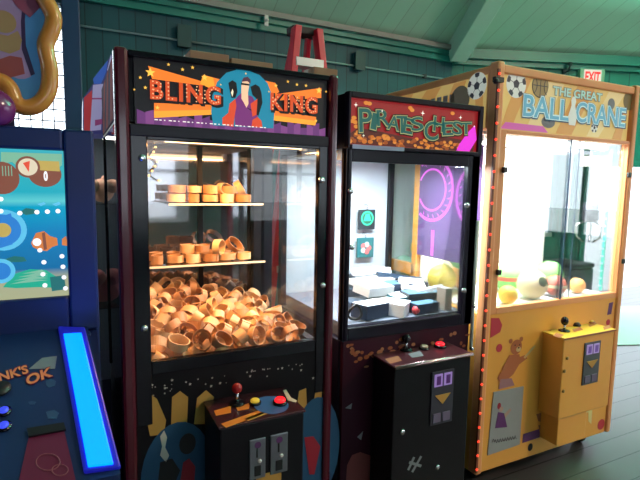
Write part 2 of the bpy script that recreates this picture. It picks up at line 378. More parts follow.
# glazed door
g = G(); g.box(.172, gx0, D, D+.03, .70, 1.735); g.box(gx1, .900, D, D+.03, .70, 1.735); g.box(gx0, gx1, D, D+.03, gz1, 1.735); g.box(gx0, gx1, D, D+.03, .88, gz0)
dr = g.build('door_frame', BLACKG, bk, .003)
B('door_glass', GLASSB, dr, gx0, gx1, D+.014, D+.019, gz0, gz1)
for u, v in ((142, 158), (144, 328), (321, 180), (322, 285)):
    p = at(u, v, D); G().lathe([(.003, -.012), (.011, -.012), (.012, -.004), (.012, 0)], (p.x, D, p.z), 14, 'y').build('door_lock', CHROME, dr)
B('header_strip', mat('header_steel', (.02, .018, .028), .35, spec=.3), bk, .172, .900, D-.006, D+.03, 1.70, 1.738, .003)
B('side_glass', GLASS, bk, bx0+.006, bx0+.011, D+.05, by1-.05, .70, 1.745)
B('side_glass', GLASSL, bk, bx1-.07, bx1-.065, D+.04, by1-.05, .70, 1.745)
B('inner_post', BLACK, bk, bx1-.112, bx1-.072, 2.395, by1-.03, .70, 1.732)
B('bin_wall', BLACK, bk, bx1-.064, bx1-.03, D+.04, by1-.05, .70, .9)
MIR = mat('smoked_mirror', (.28, .27, .30), .05, .9, vary=.2, scale=3)
B('back_panel', MIR, bk, bx0+.05, bx1-.05, by1-.02, by1-.01, .70, 1.745)
B('back_mullion', BLACK, bk, .55, .575, by1-.03, by1-.02, .70, 1.731)
WARMP = mat('interior_laminate', (.5, .42, .34), .6)
B('canopy', WARMP, bk, bx0+.02, bx1-.07, D+.035, by1-.03, 1.732, 1.744)
# lamp over the window
lp = G().cyl((.30, 1.86, 1.706), (.84, 1.86, 1.706), .011).build('lamp_tube', lit('warm_tube', (1, .62, .30), 6), bk)
for a, b_ in ((.27, .30), (.84, .865)): B('lamp_holder', WHITE, lp, a, b_, 1.845, 1.875, 1.69, 1.73)
SHG = glass('shelf_glass', (.95, .97, .95), .8)
SHE = mat('shelf_edge', (.85, .75, .6), .3)
SHELF = ((1.458, .375, .815, 2.23), (1.185, .20, .815, 2.20))
for z, xa, xb, yf in SHELF:
    s_ = B('shelf', SHG, bk, xa, xb, yf, by1-.03, z-.006, z); B('shelf_edge', SHE, s_, xa, xb, yf-.004, yf, z-.008, z+.001)
# --- lit sign
SB = lit('sign_black', (.006, .004, .006), .5)
mq = B('marquee', SB, bk, .190, .895, D+.012, D+.03, 1.738, 1.955)
B('marquee_frame', BLACKG, bk, .172, .900, D-.004, D+.03, 1.952, bz+.006, .003)
Y = D+.012
def PX(*p): return px(p, Y)
OR1 = lit('sign_orange', (.95, .22, .02), .95); OR2 = lit('sign_amber', (1, .40, .03), .95); BLUE = lit('sign_blue', (.01, .27, .42), .8)
PURP = lit('sign_purple', (.16, .035, .19), .8); PURP2 = lit('sign_violet', (.25, .06, .26), .8); RED1 = lit('sign_red', (.75, .07, .02), .9); SKIN = lit('sign_skin', (1, .62, .38), .9)
COAT = lit('sign_coat', (.22, .03, .2), .8); LBL = lit('sign_black_print', (.006, .004, .006), .4); PALE = lit('sign_pale', (.95, .8, .55), 1); WHI = lit('sign_white', (1, .95, .85), 1.1)
ORD = lit('sign_deep_orange', (.62, .10, .015), .9)
g = G(); zz = [at(140, 110, Y).z, at(140, 124.5, Y).z]
n = 26
for i in range(n):
    xa = .196+(.892-.196)*i/n; xb = .196+(.892-.196)*(i+1)/n; g.mi = i % 2; sheet(g, [(xa, 1.742), (xb, 1.742), (xb, 1.778+.012*math.sin(i*1.9)), (xa, 1.778+.012*math.sin(i*1.9+1))], Y, 1)
g.build('curtain_print', [PURP, PURP2], mq)
g = G()
sheet(g, PX((148, 66), (209, 83.5), (209, 86.5), (152, 79)), Y, 2); sheet(g, PX((154, 103), (212, 105), (214, 114.5), (154, 118)), Y, 2)
sheet(g, PX((203, 75), (222, 80), (225, 95), (200, 84)), Y, 2)
sheet(g, PX((321, 88), (270, 95), (270, 101), (321, 98)), Y, 2); sheet(g, PX((270, 110), (316, 117), (315, 125.5), (270, 120)), Y, 2)
sheet(g, PX((262, 80), (275, 83), (279, 92), (268, 100)), Y, 2)
g.mi = 1; sheet(g, PX((154, 111), (213, 110), (214, 114.5), (154, 118)), Y, 2.6); sheet(g, PX((270, 115), (316, 121), (315, 125.5), (270, 120)), Y, 2.6); sheet(g, PX((203, 75), (213, 78), (215, 90), (200, 84)), Y, 2.6)
g.build('ray_print', [OR1, OR2], mq)
# blue disc with the dressed figure
dc = PX((213, 125.5), (211, 112), (212, 96), (217, 82), (226, 73), (236, 70), (248, 71), (259, 75), (267, 83), (272, 96), (274, 110), (273, 128.5))
art('disc_print', [dc], BLUE, mq, Y, 4)
g = G(); g.mi = 0
sheet(g, PX((231, 104), (237, 97), (241, 93), (247, 95), (252, 97), (258, 108), (257, 119), (252, 122), (251, 127), (235, 126), (234, 115)), Y, 5)     # coat
g.mi = 1; sheet(g, PX((241, 99), (241, 84), (243, 80), (247, 80), (249, 84), (247.5, 93), (248, 104), (246, 108), (243, 102)), Y, 6)   # face and shirt front
g.mi = 2
sheet(g, PX((229, 104), (235, 99), (236, 106), (234, 118), (233, 127), (222, 125), (222, 118), (228, 113)), Y, 6); sheet(g, PX((250, 104), (257, 99), (256, 115), (252, 117)), Y, 6)
sheet(g, PX((252, 120), (257, 117), (261, 121), (262, 128), (251, 127)), Y, 6)
g.mi = 3
sheet(g, PX((229, 89), (228, 83), (232, 80.5), (236, 83), (237, 92), (235, 98), (231, 98)), Y, 5.5); sheet(g, PX((250, 87), (255, 84.5), (259, 87), (261, 93), (262, 103), (258, 116), (245, 107), (256, 112), (257, 100), (252, 95)), Y, 5.5)
sheet(g, PX((240.5, 83), (249, 84.3), (249, 86), (240.5, 85)), Y, 7)
g.mi = 4; sheet(g, PX((241, 82), (243, 78), (247, 77), (250, 80), (250, 84), (247, 81.5)), Y, 7)
g.mi = 5; sheet(g, PX((230.5, 93), (232, 89), (233, 92), (232, 97)), Y, 7)
g.build('figure_print', [COAT, SKIN, RED1, LBL, lit('sign_hair', (.12, .03, .06), .7), PALE], mq)
# lettering: black shadow, orange face, bulbs
for s, (xa, xb, za, zb), tilt in (('BLING', (.238, .475, 1.822, 1.886), -.02), ('KING', (.660, .853, 1.822, 1.886), -.01)):
    g = G(); text_bm(g, s, (xa-.006, xb+.006, za-.007, zb+.005), Y, 8, .045); text('shadow_print', s, (xa+.003, xb+.009, za-.009, zb), LBL, mq, Y, 7.4, .055, space=1.14)
    g.bm.free()
    text('lettering', s, (xa, xb, za, zb), lit('letter_orange', (.68, .075, .012), .95), mq, Y, 9, .035, space=1.14)
    # bulbs along the strokes
    g = G(); h = zb-za; wL = (xb-xa)/len(s)
    strokes = {'B': [(.15, 0, .15, 1), (.15, 1, .75, .9), (.75, .9, .7, .55), (.2, .5, .8, .4), (.8, .4, .7, 0), (.7, .03, .2, .03)], 'L': [(.2, 1, .2, 0), (.2, .03, .8, .03)], 'I': [(.5, 1, .5, 0)],
               'N': [(.15, 0, .15, 1), (.2, .95, .8, .05), (.85, 0, .85, 1)], 'G': [(.8, .85, .45, 1), (.45, 1, .12, .7), (.12, .7, .12, .3), (.12, .3, .45, 0), (.45, 0, .85, .1), (.85, .1, .85, .45), (.85, .45, .55, .45)], 'K': [(.15, 0, .15, 1), (.2, .5, .8, 1), (.35, .6, .85, 0)]}
    for i, ch in enumerate(s):
        for a, b_, c, d in strokes[ch]:
            k = max(2, int(math.hypot((c-a)*wL, (d-b_)*h)/.014))
            for j in range(k):
                f_ = j/k; sheet(g, circ(xa+wL*(i+.06+.88*(a+(c-a)*f_)), za+h*(.09+.82*(b_+(d-b_)*f_)), .0024, 8), Y, 10.2)
    g.build('bulb_print', lit('bulb_glow', (1, .55, .28), 1.0), mq)
g = G()
for u, v, r in ((150, 73, 5), (204, 78, 3.6), (318, 91, 4), (168, 65, 1.8), (182, 70, 2), (192, 68, 2), (140, 78, 1.8), (145, 88, 2), (157, 108, 2.4), (296, 85, 2), (305, 86, 2), (287, 82, 1.8), (275, 86, 2.2), (325, 92, 1.5), (268, 92, 1.2), (245, 74, 1.3), (220, 85, 1.1), (315, 121, 2), (134, 90, 1.3)):
    q = at(u, v, Y); sheet(g, star(q.x, q.z, r*.0033), Y, 11)
g.build('star_print', [lit('sign_gold', (1, .55, .08), 1.1)], mq)
g = G(); q0 = at(153, 119.5, Y); q1 = at(270, 127, Y)
for i in range(26):
    x = .25+.40*i/26; sheet(g, [(x, 1.7555), (x+.011*(1-.3*(i % 3)), 1.7555), (x+.011*(1-.3*(i % 3)), 1.7585), (x, 1.7585)], Y, 10)
g.build('small_print', WHI, mq)
# --- lower front with its printed art
lo = B('lower_panel', mat('printed_black', (.006, .005, .007), .45, spec=.2), bk, .172, .900, D+.004, D+.03, .02, .88)
Y = D+.004
PYE = mat('print_yellow', (.52, .26, .05), .5); PBL = mat('print_blue', (.012, .075, .17), .5); PRD = mat('print_red', (.33, .012, .03), .5); PWH = mat('print_white', (.6, .55, .48), .5); PBK = mat('print_black', (.006, .006, .007), .5)
PGR = mat('print_green', (.03, .28, .12), .5); PPU = mat('print_purple', (.12, .03, .14), .5); POR = mat('print_orange', (.62, .18, .02), .5); PBR = mat('print_brown', (.36, .12, .05), .5)
PGD = mat('print_grey', (.22, .23, .25), .4); PLB = mat('print_light_blue', (.22, .5, .62), .5); PDB = mat('print_dark_blue', (.02, .10, .32), .5)
g = G()
for p in (((142, 397), (147, 391), (157, 399), (166, 420), (164, 434), (150, 436)), ((172, 397), (180, 391), (188, 397), (187, 424), (171, 426)), ((197, 398), (206, 390), (214, 397), (205, 424), (194, 424)), ((299, 391), (306, 388), (307, 412), (296, 412)), ((316, 388), (322, 385), (321, 411), (311, 416))):
    sheet(g, px(p, Y), Y, 1)
g.build('ray_print', PYE, lo)
xc, zc = .30, .42
art('arch_print', [circ(.31, .48, .13, 28, .21), circ(.875, .46, .11, 28, .22)], PBL, lo, Y, 2)
g = G(); sheet(g, px(((160, 436), (164, 430), (167, 437), (165, 447), (169, 455), (166, 462), (160, 455), (162, 446)), Y), Y, 3); g.mi = 1
sheet(g, circ(.345, .6, .03, 20, .04), Y, 3); sheet(g, px(((160, 462), (172, 458), (180, 470), (176, 480), (158, 480)), Y), Y, 3)
g.mi = 2; sheet(g, px(((183, 462), (189, 458), (195, 466), (194, 482), (180, 482)), Y), Y, 4); sheet(g, px(((304, 437), (313, 436), (320, 446), (314, 474), (309, 474)), Y), Y, 4)
g.build('figure_print', [PWH, PBK, PRD], lo)
g = G()
for i in range(34):
    x = random.uniform(.185, .89); z = random.uniform(.80, .90)
    if .84 < z: z = .835
    sheet(g, star(x, z-.0*x, random.uniform(.002, .0045)), Y, 1.5)
for u, v in ((138, 392), (152, 385), (172, 380), (190, 384), (220, 383), (250, 376), (282, 368), (301, 370), (313, 378), (318, 366), (326, 372), (240, 389), (211, 386), (165, 388)):
    q = at(u, v, Y); sheet(g, star(q.x, q.z, .006), Y, 1.6)
g.build('star_print', PWH, lo)
# --- console
cx0, cx1, cy0 = .408, .716, 1.52
cs = B('console', BLACK, bk, cx0, cx1, cy0, D+.004, .0, .742, .006)
tp = B('console_top', mat('console_print', (.05, .012, .02), .25, coat=.5), cs, cx0-.004, cx1+.004, cy0-.005, D+.004, .742, .750, .002)
def TZ(pts, z): return [Vector(atz(u, v, z)) for u, v in pts]
def topart(name, ptsl, mt, parent, z, L=1):
    g = G()
    for p in ptsl: g.prism([(q.x, q.y, z+.0006*L) for q in TZ(p, z)], (0, 0, .0005))
    return g.build(name, mt, parent)
topart('ray_print', [((221, 424), (226, 428), (272, 411), (266, 408)), ((214, 411), (231, 406), (231, 413), (216, 416)), ((236, 408), (250, 403), (249, 409), (238, 411))], POR, tp, .75)
topart('streak_print', [((244, 419), (266, 411), (270, 413), (248, 421))], PYE, tp, .75)
q = atz(271, 405, .75); g = G(); g.prism([(q.x+.062*math.cos(a*PI/14), min(q.y+.075*math.sin(a*PI/14), D), .7512) for a in range(28)], (0, 0, .0006)); g.build('disc_print', PDB, tp)
def button(parent, name, p, r, h, mt, ring=BLACKG):
    g = G(); g.lathe([(r*.3, 0), (r*1.35, 0), (r*1.3, h*.45), (r*1.05, h*.5)], p, 20); o = g.build(name, ring, parent)
    g = G(); g.lathe([(r, h*.3), (r, h*.8), (r*.8, h), (r*.2, h*1.02)], p, 20); g.build('cap', mt, o); return o
q = atz(237, 404, .75); js = Vector((q.x, q.y, .75))
g = G(); g.lathe([(.03, 0), (.028, .006), (.012, .01)], js, 20); jo = g.build('joystick', BLACKG, tp); G().cyl(js, js+Vector((0, 0, .05)), .006).build('shaft', CHROME, jo); G().ball(js+Vector((0, 0, .06)), .019).build('ball_knob', mat('knob_red', (.36, .015, .02), .25), jo)
q = atz(255, 404, .75); button(tp, 'button', (q.x, q.y, .751), .017, .018, mat('button_amber', (.7, .5, .05), .3, emit=.25, ecol=(.9, .6, .05)))
q = atz(280, 404, .75); button(tp, 'button', (q.x, q.y, .751), .020, .022, mat('button_red', (.8, .02, .02), .3, emit=1.4, ecol=(1, .01, .02)))
topart('figure_print', [((283, 391), (286, 390), (291, 398), (297, 401), (296, 403), (288, 401))], PWH, tp, .75, 3)
Y = cy0
for px0, px1 in (((249, 440), (265, 476)), ((270, 435), (287, 470))):
    a = at(*px0, Y); b_ = at(*px1, Y)
    cp = B('coin_door', STEEL, cs, a.x, b_.x, Y-.006, Y, b_.z, a.z, .003); w = b_.x-a.x
    B('coin_slot', PBK, cp, a.x+w*.42, a.x+w*.5, Y-.008, Y-.005, b_.z+.08, b_.z+.115); B('return_flap', PBK, cp, a.x+w*.3, a.x+w*.7, Y-.009, Y-.005, b_.z+.012, b_.z+.05, .002)
    G().lathe([(.007, 0), (.0065, -.006), (.003, -.007)], (a.x+w*.62, Y-.006, b_.z+.066), 14, 'y').build('reject_button', mat('clear_button', (.4, .4, .38), .1, emit=.1, ecol=(1, .9, .8)), cp)
    g = G(); sheet(g, circ(a.x+w*.5, a.z-.022, .012, 18), Y-.006, 1); g.build('badge_print', PPU, cp)
a = at(256, 472, Y); b_ = at(281, 484, Y); B('price_sticker', PYE, cs, a.x, b_.x, Y-.002, Y, .505, .545)
G().lathe([(.014, 0), (.014, -.006), (.005, -.008)], (.455, Y, .535), 16, 'y').build('key_lock', CHROME, cs)

# ------- paper rolls
def roll_mesh(R, h, sq, seed, flare=0):
    rnd = random.Random(seed); g = G(); n = 26; turns = 1.18; pts = []; SQ = (.9, .78, .68, .95, .72)[(seed//3) % 5]
    N = int(n*turns)
    ex = 2/sq
    for i in range(N+1):
        a = 2*PI*i/n; rr = R*(1-.06*i/n)
        c, s = math.cos(a), math.sin(a)
        x = math.copysign(abs(c)**ex, c)*rr; y = math.copysign(abs(s)**ex, s)*rr*SQ
        pts.append((x, y))
    th = .0022; rows = []
    for i, (x, y) in enumerate(pts):
        l = math.hypot(x, y); ix, iy = x*(1-th/l), y*(1-th/l); w = h/2*(1+.05*math.sin(i*.9+seed))
        k = 1+flare
        rows.append([g.bm.verts.new(v) for v in ((x, y, -w), (x*k, y*k, w), (ix*k, iy*k, w), (ix, iy, -w))])
    fs = []
    for A, Bq in zip(rows, rows[1:]):
        for j in range(4): fs.append(g.bm.faces.new((A[j], A[(j+1) % 4], Bq[(j+1) % 4], Bq[j])))
    fs.append(g.bm.faces.new(rows[0][::-1])); fs.append(g.bm.faces.new(rows[-1]))
    for f in fs: f.smooth = False
    bmesh.ops.recalc_face_normals(g.bm, faces=fs)
    return g
PAPER = [mat('paper_roll_tan', (.56, .31, .15), .6, vary=.4, scale=24), mat('paper_roll_pale', (.70, .45, .24), .6, vary=.35, scale=20), mat('paper_roll_brown', (.40, .19, .08), .6, vary=.4, scale=28)]
protos = []
for k, (R, h, sq, fl) in enumerate(((.040, .034, 2, .05), (.034, .038, 2.6, .0), (.044, .030, 2, .10), (.034, .031, 3.2, .0), (.041, .040, 2.2, .04))):
    for mi in range(3):
        o = roll_mesh(R, h, sq, k*3+mi, fl).build('paper_roll', PAPER[mi]); COL.objects.unlink(o); protos.append(o)
def put_roll(loc, rot, lab, grp, k=None):
    o = (protos[k] if k is not None else random.choice(protos)).copy(); COL.objects.link(o); o.name = 'paper_roll'; o.location = loc; o.rotation_euler = rot
    return tag(o, lab, 'paper roll', grp)
# heap: seeded in the bin and pushed apart until they sit side by side
xl, xr, yf, yb = bx0+.055, .83, D+.062, by1-.075
def heapz(x, y):
    fx = (x-xl)/(xr-xl); fy = (y-yf)/(yb-yf)
    return .975+.105*fy*(1-fx*.75)+.035*math.exp(-((fx-.45)/.3)**2)*fy-.03*fx
P = []
for lay in range(3):
    for j in range(10):
        for i in range(9):
            x = xl+(xr-xl)*(i+.5*(j % 2)+random.uniform(-.2, .2))/8.6; y = yf+(yb-yf)*(j+random.uniform(-.2, .2))/9.3
            P.append([x, y, heapz(x, y)-.058*lay-random.uniform(0, .012)])
for it in range(40):
    for i in range(len(P)):
        for j in range(i):
            a, b_ = P[i], P[j]; dx, dy, dz = a[0]-b_[0], a[1]-b_[1], a[2]-b_[2]; d_ = dx*dx+dy*dy+dz*dz
            if d_ < .062**2 and d_ > 1e-9:
                d_ = math.sqrt(d_); k = (.062-d_)*.25/d_
                a[0] += dx*k; a[1] += dy*k; a[2] += dz*k*.6; b_[0] -= dx*k; b_[1] -= dy*k; b_[2] -= dz*k*.6
    for a in P:
        a[0] = min(max(a[0], xl), xr); a[1] = min(max(a[1], yf), yb); a[2] = min(max(a[2], .74), heapz(a[0], a[1])+.015)
for a in P: 
    put_roll(a, (random.uniform(-1.2, 1.2), random.uniform(-1.2, 1.2), random.uniform(0, 6.28)), 'curled tan paper roll in the heap at the bottom of the glass case', 'paper rolls in the heap')
# shelf rows
def row(z, yr, xs, lab, grp, tall=()):
    for i, x in enumerate(xs): put_roll((x, yr, z), (0, 0, i*1.3), lab, grp, (i*2+(0 if z < 1.3 else 1)) % 15)
s1 = 'tan paper roll standing in the row on the upper glass shelf'; s2 = 'tan paper roll standing in the row on the lower glass shelf'
for n_, z0, xs, lab, grp in ((1, 1.458, [.415+.078*i for i in range(5)], s1, 'paper rolls on the upper shelf'), (1, 1.185, [.245+.08*i for i in range(7)], s2, 'paper rolls on the lower shelf')):
    for i, x in enumerate(xs): put_roll((x, 2.27 if z0 > 1.3 else 2.25, z0+.024), (0, 0, i*1.3), lab, grp, (i*4+1) % 15)
    for i, x in enumerate(xs): put_roll((x+.01, 2.36, z0+.024), (0, 0, i*.7), lab, grp, (i*3+2) % 15)
for i, x in enumerate((.42, .50, .575, .66)): put_roll((x, 2.28, 1.458+.064), (0, 0, i), 'tan paper roll on the second tier of the upper glass shelf', 'paper rolls of the upper shelf, second tier', (i*5+2) % 15)
put_roll((.635, 2.27, 1.458+.067), (PI/2, .3, .4), 'pale paper roll lying on its side atop the upper shelf row', None, 4)
put_roll((.715, 2.29, 1.458+.072), (1.0, .5, .9), 'paper roll leaning at the right end of the upper shelf', None, 7)
for i, x in enumerate((.46, .53)): put_roll((x, 2.26, 1.185+.066), (0, 0, i), 'tan paper roll on the second tier of the lower glass shelf', 'paper rolls of the lower shelf, second tier', (i*5+3) % 15)
put_roll((.60, 2.24, 1.185+.07), (PI/2, 0, .9), 'pale paper roll on its side, highest on the lower glass shelf', None, 1)
put_roll((.68, 2.26, 1.185+.075), (.9, .6, .2), 'tilted paper roll near the right end of the lower shelf', None, 8)
# amber glowing dots standing in for string lights reflected in the case
g = G(); pts = [(.34+.02*math.sin(i*1.7), 2.425, 1.735-.022*i) for i in range(9)]; g.tube(pts, .0025, 6)
st = tag(g.build('string_light', PBK), 'short string of tiny amber bulbs in the upper left of the glass case', 'string lights')
for i, p in enumerate(pts): G().ball((p[0]+.008*(-1)**i, p[1]-.006, p[2]), .0055, 8).build('bulb', lit('fairy_amber', (1, .6, .2), 2.5), st)

# ================================================================== RED-SIGN PRIZE MACHINE (X .985-1.70)
pX0, pX1, pz = .985, 1.70, 1.92
pk = thing('prize_machine', 'black prize machine full of gift boxes under a lit red treasure sign', 'arcade machine', ((pX0+pX1)/2, 2.1, 0))
hx0, hx1, hz0, hz1 = 1.012, 1.632, .955, 1.648
BP = mat('purple_black_laminate', (.010, .007, .018), .28, vary=.2, spec=.35)
B('base_cabinet', BP, pk, pX0, pX1, D+.03, 2.45, 0, .90, .004); B('head_box', BP, pk, pX0, pX1, D+.03, 2.45, 1.70, pz, .004)
g = G(); g.box(pX0, hx0, D, D+.03, .90, 1.70); g.box(hx1, pX1, D, D+.03, .90, 1.70); g.box(hx0, hx1, D, D+.03, hz1, 1.70); g.box(hx0, hx1, D, D+.03, .90, hz0); dr = g.build('door_frame', BP, pk, .004)
B('door_glass', GLASSB, dr, hx0, hx1, D+.014, D+.019, hz0, hz1)
for u, v in ((351, 191), (352, 247), (467, 205), (464, 290)):
    p = at(u, v, D); G().lathe([(.003, -.012), (.011, -.012), (.012, -.004), (.012, 0)], (p.x-.006, D, p.z), 14, 'y').build('door_lock', CHROME, dr)
for a, b_ in ((pX0, pX0+.012), (pX1-.045, pX1)): B('front_post', BP, pk, a, b_, D+.0, D+.04, .90, 1.70)
for a, b_ in ((pX0, pX0+.03), (pX1-.03, pX1)): B('rear_post', BLACK, pk, a, b_, 2.41, 2.45, .90, 1.70)
B('side_glass', GLASSL, pk, pX0+.004, pX0+.009, D+.04, 2.41, .90, 1.70); B('side_glass', GLASSL, pk, pX1-.012, pX1-.007, D+.04, 2.41, .90, 1.70)
B('back_panel', mat('pale_back_panel', (.42, .46, .5), .4, vary=.2, scale=3), pk, pX0+.03, pX1-.03, 2.435, 2.445, .90, 1.70)
B('canopy', WHITE, pk, pX0+.03, pX1-.03, D+.04, 2.43, 1.688, 1.698)
B('prize_floor', mat('prize_floor', (.15, .17, .22), .5), pk, pX0+.03, pX1-.03, D+.035, 2.43, .90, .96)
lp = G().cyl((1.05, 1.86, 1.672), (1.63, 1.86, 1.672), .012).build('lamp_tube', lit('cool_tube', (.8, .92, 1), 9), pk)
for a, b_ in ((1.02, 1.05), (1.63, 1.655)): B('lamp_holder', WHITE, lp, a, b_, 1.845, 1.875, 1.66, 1.688)
# sign
Y = D+.008
mq = B('marquee', lit('sign_crimson', (.33, .012, .015), .7), pk, pX0+.012, pX1-.022, Y, D+.03, 1.716, pz-.02)
g = G(); g.box(pX0, pX0+.012, D-.008, D+.03, 1.70, pz+.004); g.box(pX1-.022, pX1, D-.008, D+.03, 1.70, pz+.004); g.box(pX0+.012, pX1-.022, D-.008, D+.03, pz-.02, pz+.004); g.box(pX0+.012, pX1-.022, D-.008, D+.03, 1.70, 1.716); g.build('marquee_frame', BP, pk, .003)
def CP(u, v): q = at(345+u/4.571, 85+v/4.571, Y); return q.x, q.z
g = G(); sheet(g, [CP(15, 225), CP(60, 195), CP(170, 215), CP(330, 250), CP(440, 235), CP(590, 260), CP(585, 306), CP(12, 266)], Y, 1); g.build('shade_print', lit('sign_umber', (.12, .02, .012), .6), mq)
g = G(); rnd = random.Random(3)
for i in range(95):
    u = rnd.uniform(18, 580); vtop = 205+u*.105; v = vtop+rnd.uniform(8, 52); x, z = CP(u, v); g.mi = i % 3
    sheet(g, circ(x, z, rnd.uniform(.008, .013), 12, rnd.uniform(.005, .009)), Y, 2+i*.02)
for u, v in ((40, 150), (45, 170), (50, 190), (110, 85), (297, 105), (490, 130), (95, 82), (305, 115), (60, 215), (32, 165)):
    x, z = CP(u, v); g.mi = 1; sheet(g, circ(x, z, .012, 12, .008), Y, 3)
g.build('coin_print', [lit('coin_orange', (.62, .17, .02), .8), lit('coin_gold', (.75, .27, .04), .8), lit('coin_brown', (.36, .08, .012), .8)], mq)
g = G(); g2 = G(); g3 = G(); g4 = G()
for ch, (a, b_, c, d), r in (('P', (62, 118, 105, 218), .06), ('I', (118, 142, 128, 205), -.15), ('R', (142, 200, 112, 190), .1), ('A', (192, 245, 140, 208), -.1), ('T', (232, 278, 140, 222), .05), ('E', (262, 305, 150, 225), -.1), ('S', (298, 352, 145, 212), .15),
                             ('C', (360, 418, 165, 255), .1), ('H', (402, 446, 145, 215), -.05), ('E', (442, 488, 168, 232), .1), ('S', (486, 530, 165, 228), -.1), ('T', (524, 572, 170, 228), .1)):
    u = (a+b_)/2; x0, z1 = CP(a, c); x1, z0 = CP(b_, d)
    text_bm(g3, ch, (x0-.007, x1+.007, z0-.009, z1+.007), Y, 6, .06, rot=r); text_bm(g, ch, (x0-.003, x1+.003, z0-.004, z1+.003), Y, 7.4, .035, rot=r); text_bm(g2, ch, (x0, x1, z0, z1), Y, 8.6, .012, rot=r)
    text_bm(g4, ch, (x0+.006, x1-.004, z0+.002, z0+(z1-z0)*.42), Y, 9.4, -.0, rot=r) if False else None
g3.build('shadow_print', LBL, mq); g.build('outline_print', lit('letter_outline', (.40, .40, .17), .8), mq); g2.build('lettering', lit('letter_green', (.01, .10, .085), .9), mq); g4.bm.free()
g = G()
for u, v, r in ((45, 92, .010), (350, 130, .012), (165, 120, .006), (522, 150, .010), (80, 232, .007), (585, 190, .006)): x, z = CP(u, v); sheet(g, star(x, z, r, 4, .25), Y, 10)
g.build('sparkle_print', WHI, mq)
x = [CP(590, 185), CP(555, 220), CP(520, 270), CP(505, 300), CP(565, 304), CP(598, 250)]
art('magenta_print', [x], lit('sign_magenta', (.85, .03, .75), .9), mq, Y, 6)  # painted magenta reflection lying over the sign
B('header_strip', mat('header_glow', (.35, .4, .55), .3, .3), pk, pX0+.02, at(404, 148, D-.008).x, D-.011, D-.008, 1.699, 1.716)  # pale strip paints a bluish reflection under the sign
# lower front
Y = D+.006
lo = B('lower_panel', mat('printed_crimson_black', (.035, .004, .014), .5, vary=.4, scale=6, spec=.2), pk, pX0+.01, pX1-.01, Y, D+.03, .02, .90)
g = G(); rnd = random.Random(9)
for i in range(46):
    u = rnd.uniform(345, 468); vv = 356-(u-345)*.155+rnd.gauss(0, 5); q = at(u, vv, Y); g.mi = i % 2
    sheet(g, circ(q.x, q.z, rnd.uniform(.008, .016), 10, rnd.uniform(.005, .010)), Y, 1+i*.03)
g.build('coin_print', [PBR, mat('print_rust', (.30, .07, .02), .5)], lo)
g = G(); sheet(g, px(((346, 480), (347, 465), (352, 455), (360, 452), (372, 456), (379, 468), (380, 484)), Y), Y, 1); g.mi = 1; sheet(g, px(((345, 408), (352, 403), (351, 409)), Y), Y, 1); sheet(g, px(((357, 437), (363, 431), (361, 440)), Y), Y, 1)
g.build('figure_print', [mat('print_dusty_red', (.20, .04, .04), .5), PGD], lo)
# console
cy0 = 1.575; cx0 = 1.145; cx1 = 1.556; zt = .824
cs = B('console', BLACK, pk, cx0, cx1, cy0, Y, 0, zt-.008, .006)
tp = B('console_top', mat('console_maroon', (.07, .012, .02), .3, coat=.4, vary=.5, scale=20), cs, cx0-.004, cx1+.004, cy0-.004, Y, zt-.008, zt, .002)
G().cyl((cx0-.004, cy0-.006, zt-.004), (cx1+.004, cy0-.006, zt-.004), .0085).build('metal_edge', mat('pinkish_chrome', (.62, .42, .42), .25, .9), cs)
topart('patch_print', [((385, 359), (398, 356), (402, 361), (390, 364))], PBR, tp, zt); topart('patch_print', [((408, 354), (420, 351), (424, 356), (412, 358))], PGD, tp, zt)
q = atz(406, 350, zt); g = G(); g.lathe([(.03, 0), (.028, .006), (.012, .01)], (q.x, q.y, zt), 18); jo = g.build('joystick', BLACKG, tp); g = G(); g.cyl((q.x, q.y, zt), (q.x, q.y, zt+.045), .006); g.build('shaft', CHROME, jo); G().ball((q.x, q.y, zt+.052), .02).build('ball_knob', BLACKG, jo)
q = atz(424, 349, zt); button(tp, 'button', (q.x, q.y, zt), .018, .018, mat('button_ivory', (.5, .42, .3), .3))
q = atz(440, 347, zt); button(tp, 'button', (q.x, q.y, zt), .021, .022, mat('button_red_lit', (.7, .02, .03), .3, emit=1.0, ecol=(1, .015, .03)))
def coin_plate(parent, X0, X1, Z0, Z1, Y, base, lite, dark):
    o = B('coin_plate', base, parent, X0, X1, Y-.006, Y, Z0, Z1, .002); w = X1-X0; h = Z1-Z0
    for i in range(2):
        a = X0+w*(.10+.43*i); s_ = B('coin_slot', lite, o, a, a+w*.36, Y-.009, Y-.005, Z0+h*.72, Z0+h*.95, .001); B('slot_window', dark, s_, a+w*.09, a+w*.27, Y-.0105, Y-.008, Z0+h*.755, Z0+h*.915)
        B('return_cup', mat('cup_grey', (.16, .12, .2), .4), o, a, a+w*.34, Y-.010, Y-.005, Z0+h*.05, Z0+h*.22, .002)
    g = G(); g.prism([(X0+w*.15, Y-.0065, Z0+h*.56), (X1-w*.15, Y-.0065, Z0+h*.56), (X0+w*.5, Y-.0065, Z0+h*.38)], (0, -.003, 0)); g.build('bill_arrow', PYE, o)
    return o
coin_plate(cs, 1.337, 1.458, .53, .77, cy0, mat('coin_plate_grey', (.07, .065, .09), .4, .5), lit('slot_violet', (.40, .25, .65), .5), lit('slot_dark', (.08, .02, .14), .5))
for u, v in ((402, 432), (437, 467)): q = at(u, v, cy0); G().lathe([(.012, 0), (.012, -.006), (.004, -.008)], (q.x, cy0, q.z), 14, 'y').build('key_lock', CHROME, cs)
g = G()
